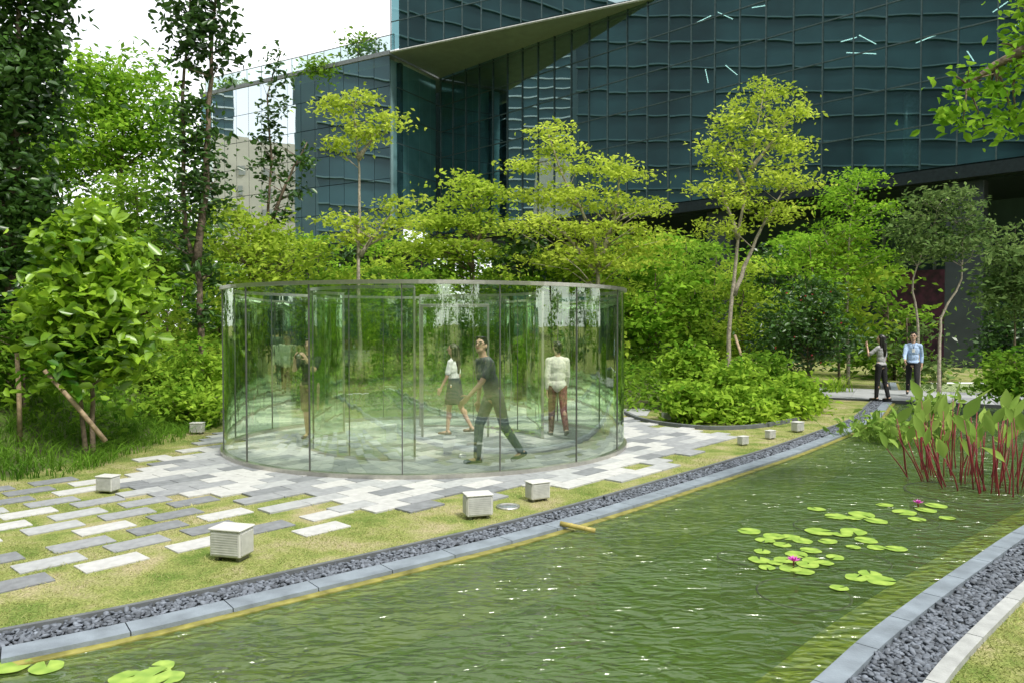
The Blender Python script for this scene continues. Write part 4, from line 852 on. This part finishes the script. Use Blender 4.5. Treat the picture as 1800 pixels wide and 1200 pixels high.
# left wing
La=(-26.5,63.45); Lb=(-8.75,53.45); wing=thing('building_wing','lower glass wing with pale reflections and a railed roof at left','building',(*La,0))
facade(wing,[(La,Lb,8.0,21.2,1.5,2.2)],FGW)
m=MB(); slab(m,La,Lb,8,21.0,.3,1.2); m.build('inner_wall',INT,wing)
m=MB(); slab(m,La,Lb,21.2,21.5,9,-.1); m.build('roof',pm('roof_edge',(.20,.22,.23),.5),wing)
m=MB(); slab(m,La,Lb,7.4,7.97,9,-.05); m.build('fascia',MUL,wing)
m=MB(); slab(m,La,Lb,0,7.4,.3,5); m.build('ground_floor_wall',INT,wing)
RG,t,N,L=newmat('railing_glass'); N.remove(N['Principled BSDF']); tr=N.new('ShaderNodeBsdfTransparent'); tr.inputs['Color'].default_value=(.82,.9,.9,1); gl=N.new('ShaderNodeBsdfGlossy'); gl.inputs['Roughness'].default_value=.05; x_=N.new('ShaderNodeMixShader'); x_.inputs[0].default_value=.15; L.new(tr.outputs[0],x_.inputs[1]); L.new(gl.outputs[0],x_.inputs[2]); L.new(x_.outputs[0],N['Material Output'].inputs[0])
m=MB(); slab(m,La,Lb,21.5,22.8,.03,.5); m.build('roof_railing',RG,wing)
m=MB(); m.tube([Vector((*La,22.84))+Vector((.25,.43,0)),Vector((*Lb,22.84))+Vector((.25,.43,0))],.035,6)
for i in range(13):
    q=Vector((*La,0)).lerp(Vector((*Lb,0)),i/12)+Vector((.25,.43,0)); m.tube([q+Vector((0,0,21.5)),q+Vector((0,0,22.84))],.025,5)
m.build('handrail',DSTEEL,wing)
for px,py,rx,ry,l in ((630,82,32,24,'small tree on the roof of the glass wing beside the taller block'),(405,152,20,16,'small bush on the roof at the far left end of the wing'),(560,118,26,10,'low planting along the roof of the glass wing')):
    D=64 if px<500 else 57; tree('roof_tree',l,'tree',[[W(px,110 if px>600 else py+16,D),W(px,py,D)]],.06,[Lo(px,py,rx,ry,D),Lo(px+8,py+8,rx,ry,D)],50,12,.4,.4,MIDG,nbr=20)
# buildings across the garden (seen mirrored in the facades)
TG=pm('tower_glass',(.03,.075,.085),.3,0,.55,.08); TB=pm('tower_band',(.10,.17,.18),.6,0,.1,1); BEI=pm('beige_render',(.62,.56,.46),.8,0,.08,.3)
def tower(label,x,y0,y1,h,step,bh,wallm,bandm):
    r_=thing('office_tower',label,'building',(x,(y0+y1)/2,0)); m=MB(); m.box((x-6,(y0+y1)/2,h/2),(12,y1-y0,h)); m.build('wall',wallm,r_)
    m=MB()
    for z in np.arange(step,h,step): m.box((x+.15,(y0+y1)/2,z),(.5,y1-y0+.4,bh))
    o=m.build('floor_bands',bandm,r_); o['kind']='stuff'; return r_
t1=tower('dark glass tower across the garden to the left, mirrored in the facade',-60,-48,43.4,60,3.7,.2,TG,TB)
tower('louvred tower farther off to the left, mirrored as wavy lines in the facade',-200,28,110,125,3.4,.42,TG,pm('white_louvre',(.50,.56,.58),.6))
bt=tower('beige block across the garden to the left, mirrored in the glass wing',-118,14,48,40,60,.3,BEI,TB)
m=MB()
for y in np.arange(16,47,5.2):
    for z in np.arange(4,37,4.2): m.box((-117.9,y,z),(.3,1.3,1.8))
o=m.build('windows',pm('pale_window',(.36,.36,.33),.5),bt); o['kind']='stuff'
for cx_,wx,l in ((-40,90,'glass tower behind the viewer, added to darken the mirror image in the return wall'),(92,84,'second glass tower behind the viewer, added to keep sky out of the corner reflections')):  # two unseen towers added so the facade corner mirrors dark walls, not sky
    t3=thing('office_tower',l,'building',(cx_,-70,0))
    m=MB(); m.box((cx_,-70,42),(wx,12,84)); m.build('wall',TG,t3)
    m=MB()
    for z in np.arange(3.6,84,3.6): m.box((cx_,-63.9,z),(wx+.4,.5,.4))
    o=m.build('floor_bands',TB,t3); o['kind']='stuff'
print('faces',sum(len(o.data.polygons) for o in bpy.data.objects if o.type=='MESH'))
